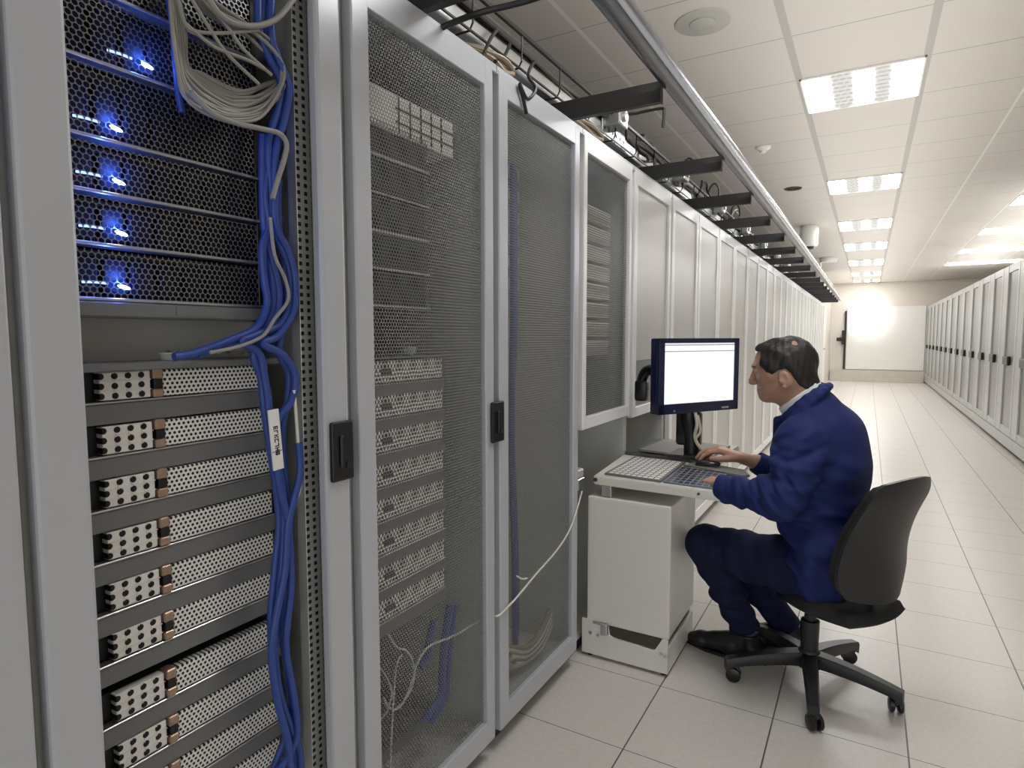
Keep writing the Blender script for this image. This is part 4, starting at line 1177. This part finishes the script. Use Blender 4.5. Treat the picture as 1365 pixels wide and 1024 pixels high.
# near hand on the keypad, far hand arched over the mouse
WL2 = WRL+np.array([-.010, .030, .0])
body.cap(WRL, WL2, .031, .028, .02)
hand(body, WL2, (-.55, .78, -.10), (0, -.1, 1), [(.35, .45, .35), (.35, .5, .35), (.4, .5, .35), (.45, .5, .35)], (.8, .55, 0), 1.05)
WR2 = P(990, 611, 2.83)
body.cap(WRR, WR2, .031, .027, .02)
hand(body, WR2, (-1, -.22, .26), (.15, 0, 1), [(.45, .42, .35), (.42, .42, .35), (.45, .45, .35), (.55, .5, .4)], (-.1, -1, -.15), 1.12, .08, (.42, -.30))
person = body.build('person', M_SKIN, None, 2, ORG)
person.location = ORG
tag(person, 'seated dark-haired man in navy suit typing at the keyboards', 'person')

# hair: a shell over the skull limited by the hairline drawn in the side view
hair = Vol(H(0, 0, .02)-.19, H(0, 0, .02)+.19, .0030)
sl = tuple(slice(0, n_) for n_ in hair.n)
_, (gx_, gy_, gz_) = hair.sub(hair.lo, hair.lo+hair.n*hair.h)
rel = [gx_-HC[0], gy_-HC[1], gz_-HC[2]]
lx = (rel[0]*hf[0]+rel[1]*hf[1]+rel[2]*hf[2])/HS; ly = (rel[0]*hl[0]+rel[1]*hl[1]+rel[2]*hl[2])/HS; lz = (rel[0]*hu[0]+rel[1]*hu[1]+rel[2]*hu[2])/HS
head_core(hair, .0)
hair.cap(H(-.030, 0, -.030), nb_+tz*.01, .0585*HS, .066, .03)
strand = np.sin(lx*210+lz*95+4*np.sin(ly*60))*np.sin(ly*260+lx*60)*.0016+np.sin(lx*90-lz*60+ly*70)*.0022
front = np.clip((lx-.02)/.09, 0, 1)*np.clip((lz-.03)/.05, 0, 1)
bald = np.exp(-(((lx+.050)/.018)**2+((lz-.088)/.022)**2+((ly-.046)/.022)**2))
thick = .0055+.008*front*np.clip(1-(ly/.06)**2, 0, 1)+.8*strand-.0115*bald+.003*np.clip(lz*12, 0, 1)
hair.F = (hair.F-thick*HS).astype(np.float32)
poly = [(.110, .150), (.110, .100), (.0865, .094), (.080, .0815), (.063, .0745), (.0615, .062), (.071, .033), (.053, .009), (.0485, -.022), (.040, -.0195), (.026, -.006), (.0076, .003), (-.014, .004), (-.027, -.014), (-.033, -.040), (-.044, -.060), (-.066, -.078), (-.090, -.072), (-.115, -.052), (-.20, -.04), (-.20, .20), (.110, .20)]
def poly_sdf(px, pz, pts):
    d = np.full(np.broadcast(px, pz).shape, 1e9, np.float32); inside = np.zeros(d.shape, bool)
    for i in range(len(pts)):
        (x0, z0), (x1, z1) = pts[i], pts[i-1]
        ex, ez = x1-x0, z1-z0; wx, wz = px-x0, pz-z0
        t = np.clip((wx*ex+wz*ez)/(ex*ex+ez*ez), 0, 1)
        d = np.minimum(d, (wx-ex*t)**2+(wz-ez*t)**2)
        c = ((z0 <= pz) != (z1 <= pz)) & (px < ex*(pz-z0)/(ez if abs(ez) > 1e-9 else 1e-9)+x0)
        inside ^= c
    d = np.sqrt(d); return np.where(inside, -d, d)
ps = poly_sdf(lx, lz, poly)
kk = .008; hh_ = np.maximum(kk-np.abs(hair.F-ps*HS), 0)/kk
hair.F = (np.maximum(hair.F, ps*HS)+hh_*hh_*kk*.25).astype(np.float32)
hair.build('hair', M_HAIR, person, 1, ORG)
M_EYE = mat('eye_white', srgb(215, 208, 200), .15, 0, 0); M_IRIS = mat('dark_iris', srgb(40, 28, 22), .1, 0, 0)
for sg in (-1, 1):
    eb = MB()
    eb.tube([H(.1005, sg*.012, .026)-ORG, H(.0985, sg*.030, .032)-ORG, H(.084, sg*.050, .026)-ORG], .0040*HS, 8, 5, .0022)
    eb.build('eyebrow', M_HAIR, person, True)
    ey = MB().ball(H(.0815, sg*.032, .0055)-ORG, .0115*HS, 16).build('eye', M_EYE, person, True)
    MB().ball(H(.0900, sg*.032, .004)-ORG, .0045*HS, 12).build('iris', M_IRIS, ey, True)

# shirt: collar band round the neck and chest under the jacket
sh = Vol(nb_-.22, nb_+.20, .0036)
cp1, cp2 = P(1042, 541, YM), P(1089, 508, YM); cd_ = cp2-cp1; cn = np.array([-cd_[2], 0, cd_[0]]); cn = cn if cn[2] > 0 else -cn
cn /= np.linalg.norm(cn)
sh.cap(H(-.026, 0, -.040), nb_+np.array([.0, 0, .015]), .066*HS, .074, .02).cap(H(.004, 0, -.080), nb_+np.array([-.025, 0, -.02]), .052*HS, .070, .03).cap(nb_, che, .080, .09, .03)
sh.half(cp1, cn, .004)
sh.build('shirt', M_SHIRT, person, 2, ORG)

# jacket
jk = Vol((.36, 2.12, .33), (1.20, 3.12, 1.30), .0048)
jk.ell(che+tf*-.01, (.150, .222, .180), RT, .05).ell(abd, (.150, .205, .170), RT, .06).ell(pel+tz*.0, (.165, .205, .140), RT, .06)
jk.ell(upb+tz*-.01-tf*.0, (.130, .215, .120), RT, .06)
jk.cap(upb+tl*.06+tz*.02, SHL, .085, .080, .05).cap(upb-tl*.06+tz*.02, SHR, .085, .080, .05)
jk.cap(nb_+np.array([.006, 0, -.005]), upb, .099, .115, .04)
ELm = (SHL+ELL)/2+np.array([.015, -.01, -.005])
jk.cap(SHL, ELm, .082, .078, .04).cap(ELm, ELL, .078, .070, .03).cap(ELL, WRL, .070, .052, .03)
jk.cap(SHR, ELR, .080, .068, .04).cap(ELR, WRR, .066, .050, .03)
# jacket tails over the seat
jk.cap(P(1080, 738, 2.44), P(1078, 782, 2.46), .062, .050, .05).cap(P(1098, 735, 2.46), P(1102, 790, 2.47), .065, .050, .05)
jk.cap(P(1100, 740, 2.62), P(1106, 780, 2.62), .12, .080, .05)
# collar roll and cut for the neck
jp1, jp2 = P(1040, 556, YM), P(1091, 511, YM); jd = jp2-jp1; jn = np.array([-jd[2], 0, jd[0]]); jn = jn if jn[2] > 0 else -jn
jn /= np.linalg.norm(jn)
jk.half(jp1, jn, .006, nb_-.26, nb_+.24)
cc_ = (jp1+jp2)/2; cx = jd/np.linalg.norm(jd)
ring = [cc_+cx*.092*math.cos(a)+np.array([0, 1, 0])*.088*math.sin(a)-jn*.014 for a in np.linspace(0, 2*PI, 17)]
for i in range(16): jk.cap(ring[i], ring[i+1], .014, None, .016)
ring2 = [cc_+cx*(.108*math.cos(a)+.006)+np.array([0, 1, 0])*.104*math.sin(a)-jn*.034 for a in np.linspace(-2.2, 2.2, 15)]
for i in range(14): jk.cap(ring2[i], ring2[i+1], .012, None, .012)
# lapel edge running down the chest on the visible side
lp = [ring[8]+tl*.05, che+tf*.150+tl*.07+tz*.06, che+tf*.158+tl*.05-tz*.03, abd+tf*.15+tl*.03]
jk.cap(lp[0], lp[1], .016, .014, .012).cap(lp[1], lp[2], .014, .010, .012)
for (w_, e_, hnd) in ((WRL, ELL, WL2), (WRR, ELR, WR2)):
    ax_ = w_-e_; ax_ /= np.linalg.norm(ax_)
    jk.half(w_+ax_*.012, ax_, .006, w_-.10, w_+.12)
    jk.cap(w_-ax_*.05, w_+ax_*.05, .034, .042, .004, True)
def fold(c, n_dir, freq, amp, rad, ph=0.):
    c = np.array(c); n_dir = np.array(n_dir, float); n_dir /= np.linalg.norm(n_dir)
    o1 = np.cross(n_dir, (.3, .5, .8)); o1 /= np.linalg.norm(o1); o2 = np.cross(n_dir, o1)
    def fn(X_, Y_, Z_):
        r2 = (X_-c[0])**2+(Y_-c[1])**2+(Z_-c[2])**2
        p = (X_-c[0])*n_dir[0]+(Y_-c[1])*n_dir[1]+(Z_-c[2])*n_dir[2]
        q = (X_-c[0])*o1[0]+(Y_-c[1])*o1[1]+(Z_-c[2])*o1[2]; q2 = (X_-c[0])*o2[0]+(Y_-c[1])*o2[1]+(Z_-c[2])*o2[2]
        w_ = np.sin(p*freq+1.6*np.sin(q*freq*.32+ph)+1.3*np.sin(q2*freq*.27)+ph)
        return 2.2*amp*(w_+.35*np.sin(p*freq*2.3+q*9))*np.exp(-r2/rad**2)
    return fn
up = ELm-SHL
for c, nd, fr, am, rd, ph in ((ELL+tz*.02, (.8, 0, .6), 105, .0060, .085, .3), ((SHL+ELL)/2, (.2, 0, 1), 78, .0048, .10, 1.1), (SHL+np.array([-.01, -.05, -.02]), (-.5, 0, 1), 70, .0042, .09, 2.0), ((ELL+WRL)/2, (1, .1, .2), 88, .0042, .09, .8),
                              (abd+tl*.18, (.3, 0, 1), 58, .0055, .14, .4), (che-tf*.12+tl*.12, (.5, 0, 1), 42, .0035, .16, 1.7), (pel+tl*.18, (.9, 0, .5), 62, .005, .13, 2.2), (ELR, (.8, 0, .6), 95, .0055, .09, 1.4)):
    jk.wrinkle(fold(c, nd, fr, am, rd, ph), c-.28, c+.28)
jkt = jk.build('jacket', M_SUIT, person, 1, ORG)
for i in range(3):
    p_ = WRL+(ELL-WRL)*(.10+.09*i)+np.array([.0, -.046, -.022])-ORG
    MB().ball(p_, .0065, 12, (1, .6, 1)).build('sleeve_button', M_BLACK, jkt, True)

# trousers
tr_ = Vol((.30, 2.30, .03), (1.14, 3.02, .86), .0052)
HL, KL, AL = P(1085, 763, 2.54), P(941, 726, 2.57), P(992, 834, 2.67)
HR, KR, AR = P(1090, 760, 2.78), P(966, 730, 2.80), P(1050, 834, 2.86)
tr_.ell(pel-tz*.03, (.14, .185, .11), RT, .05)
tr_.cap(HL, KL, .118, .082, .05).cap(KL, AL, .079, .060, .02)
tr_.cap(HR, KR, .112, .080, .05).cap(KR, AR, .076, .058, .02)
tr_.half(AL+(AL-KL)/np.linalg.norm(AL-KL)*.012, AL-KL, .006, AL-.12, AL+.12)
tr_.half(AR+(AR-KR)/np.linalg.norm(AR-KR)*.012, AR-KR, .006, AR-.12, AR+.12)
for c, nd, fr, am, rd, ph in (((KL+AL)/2, (.25, 0, 1), 62, .0055, .13, .4), (KL+np.array([.09, -.03, -.02]), (1, 0, .5), 80, .006, .09, 1.0), ((HL+KL)/2, (1, 0, .3), 46, .004, .15, .2), (AL, (.2, 0, 1), 90, .005, .07, 2.0), ((KR+AR)/2, (.3, 0, 1), 60, .005, .12, .9)):
    tr_.wrinkle(fold(c, nd, fr, am, rd, ph), c-.26, c+.26)
tr_.build('trousers', M_TROU, person, 2, ORG)

# shoes
def shoe(ank, toe_dir, zs_, name='shoe'):
    d = np.array(toe_dir, float); d[2] = 0; d /= np.linalg.norm(d); s_ = np.array([-d[1], d[0], 0])
    heel = np.array([ank[0], ank[1], 0])-d*.055
    v = Vol(heel-np.array([.40, .40, -.0])+np.array([0, 0, -.01]), heel+np.array([.40, .40, .20]), .0042)
    z = lambda h_: np.array([0, 0, h_])
    v.cap(heel+z(.046), heel+d*.10+z(.044), .040, .040, .02).cap(heel+d*.10+z(.042), heel+d*.235+z(.034), .042, .036, .03).cap(heel+d*.235+z(.032), heel+d*.272+z(.030), .036, .026, .02)
    v.cap(heel+d*.03+z(.06), heel+d*.035+z(.112), .040, .044, .03).cap(heel+d*.06+z(.085), heel+d*.17+z(.052), .036, .032, .03)
    v.half(heel+z(.013), (0, 0, -1), .003).half(heel+z(.118), (0, 0, 1), .004)
    o = v.build(name, M_SHOE, person, 2, ORG)
    so_ = MB(); pts = []
    for t_ in np.linspace(0, 1, 13): pts.append(heel+d*(-.042+.340*t_)+s_*(.040*(1-.15*math.cos(t_*2*PI))*min(1, 4.0*t_+.35)*min(1, 3.2*(1-t_)+.28)))
    for t_ in np.linspace(1, 0, 13): pts.append(heel+d*(-.042+.340*t_)-s_*(.040*(1-.15*math.cos(t_*2*PI))*min(1, 4.0*t_+.35)*min(1, 3.2*(1-t_)+.28)))
    so_.prism([(p[0]-ORG[0], p[1]-ORG[1]) for p in pts], .001, .016, 'xy', .002).build('sole', M_BLACK, o)
    lc = MB()
    for j in range(4):
        c = heel+d*(.105+.022*j)+z(.097-.011*j)-ORG
        lc.tube([c+s_*.022-z(.008), c+z(.001), c-s_*.022-z(.008)], .0022, 6, 4)
    lc.build('laces', M_BLKC, o, True)
    return o
shoe(AL, (-1, .08, 0), 0)
shoe(AR, (-1, -.12, 0), 0)
#PERSON-END

# ------------------------------------------------------------------ light and colour
def area(name, loc, sx, sy, power, rot=(0, 0, 0), col=(1, .985, .97)):
    l = bpy.data.lights.new(name, 'AREA'); l.shape = 'RECTANGLE'; l.size = sx; l.size_y = sy; l.energy = power; l.color = col
    o = bpy.data.objects.new(name, l); COL.objects.link(o); o.location = loc; o.rotation_euler = rot
    return o


area('ceiling_fill', (.9, 11.0, CZ-.72), 1.3, 20.5, 66, (PI, 0, 0))  # added unseen fill without a fitting, brightens the aisle ceiling
area('ceiling_fill', (3.1, 13.0, CZ-.45), .8, 9.0, 16, (PI, 0, 0))  # same kind of added fill, for the ceiling over the right row
sp = bpy.data.lights.new('wall_glow_fill', 'SPOT'); sp.energy = 75; sp.spot_size = math.radians(44); sp.spot_blend = .75; sp.shadow_soft_size = .05; sp.color = (1, .98, .95)  # added spot without a fitting, makes the round glow on the end wall
so = bpy.data.objects.new('wall_glow_fill', sp); COL.objects.link(so); so.location = (1.15, Y1-1.7, CZ-.15)
so.rotation_euler = (Vector((1.02, Y1, 1.98))-so.location).to_track_quat('-Z', 'Y').to_euler()

w = bpy.data.worlds.new('world'); SC.world = w; w.use_nodes = True
w.node_tree.nodes['Background'].inputs[0].default_value = (.95, .98, 1, 1); w.node_tree.nodes['Background'].inputs[1].default_value = 1.05
SC.view_settings.view_transform = 'Standard'; SC.view_settings.look = 'None'; SC.view_settings.gamma = 1.0
SC.view_settings.use_curve_mapping = False; SC.view_settings.exposure = 0.42
try:
    SC.cycles.use_denoising = True
    SC.cycles.max_bounces = 10; SC.cycles.diffuse_bounces = 5; SC.cycles.transparent_max_bounces = 16
    SC.cycles.caustics_reflective = False; SC.cycles.caustics_refractive = False; SC.cycles.sample_clamp_indirect = 6
except Exception: pass
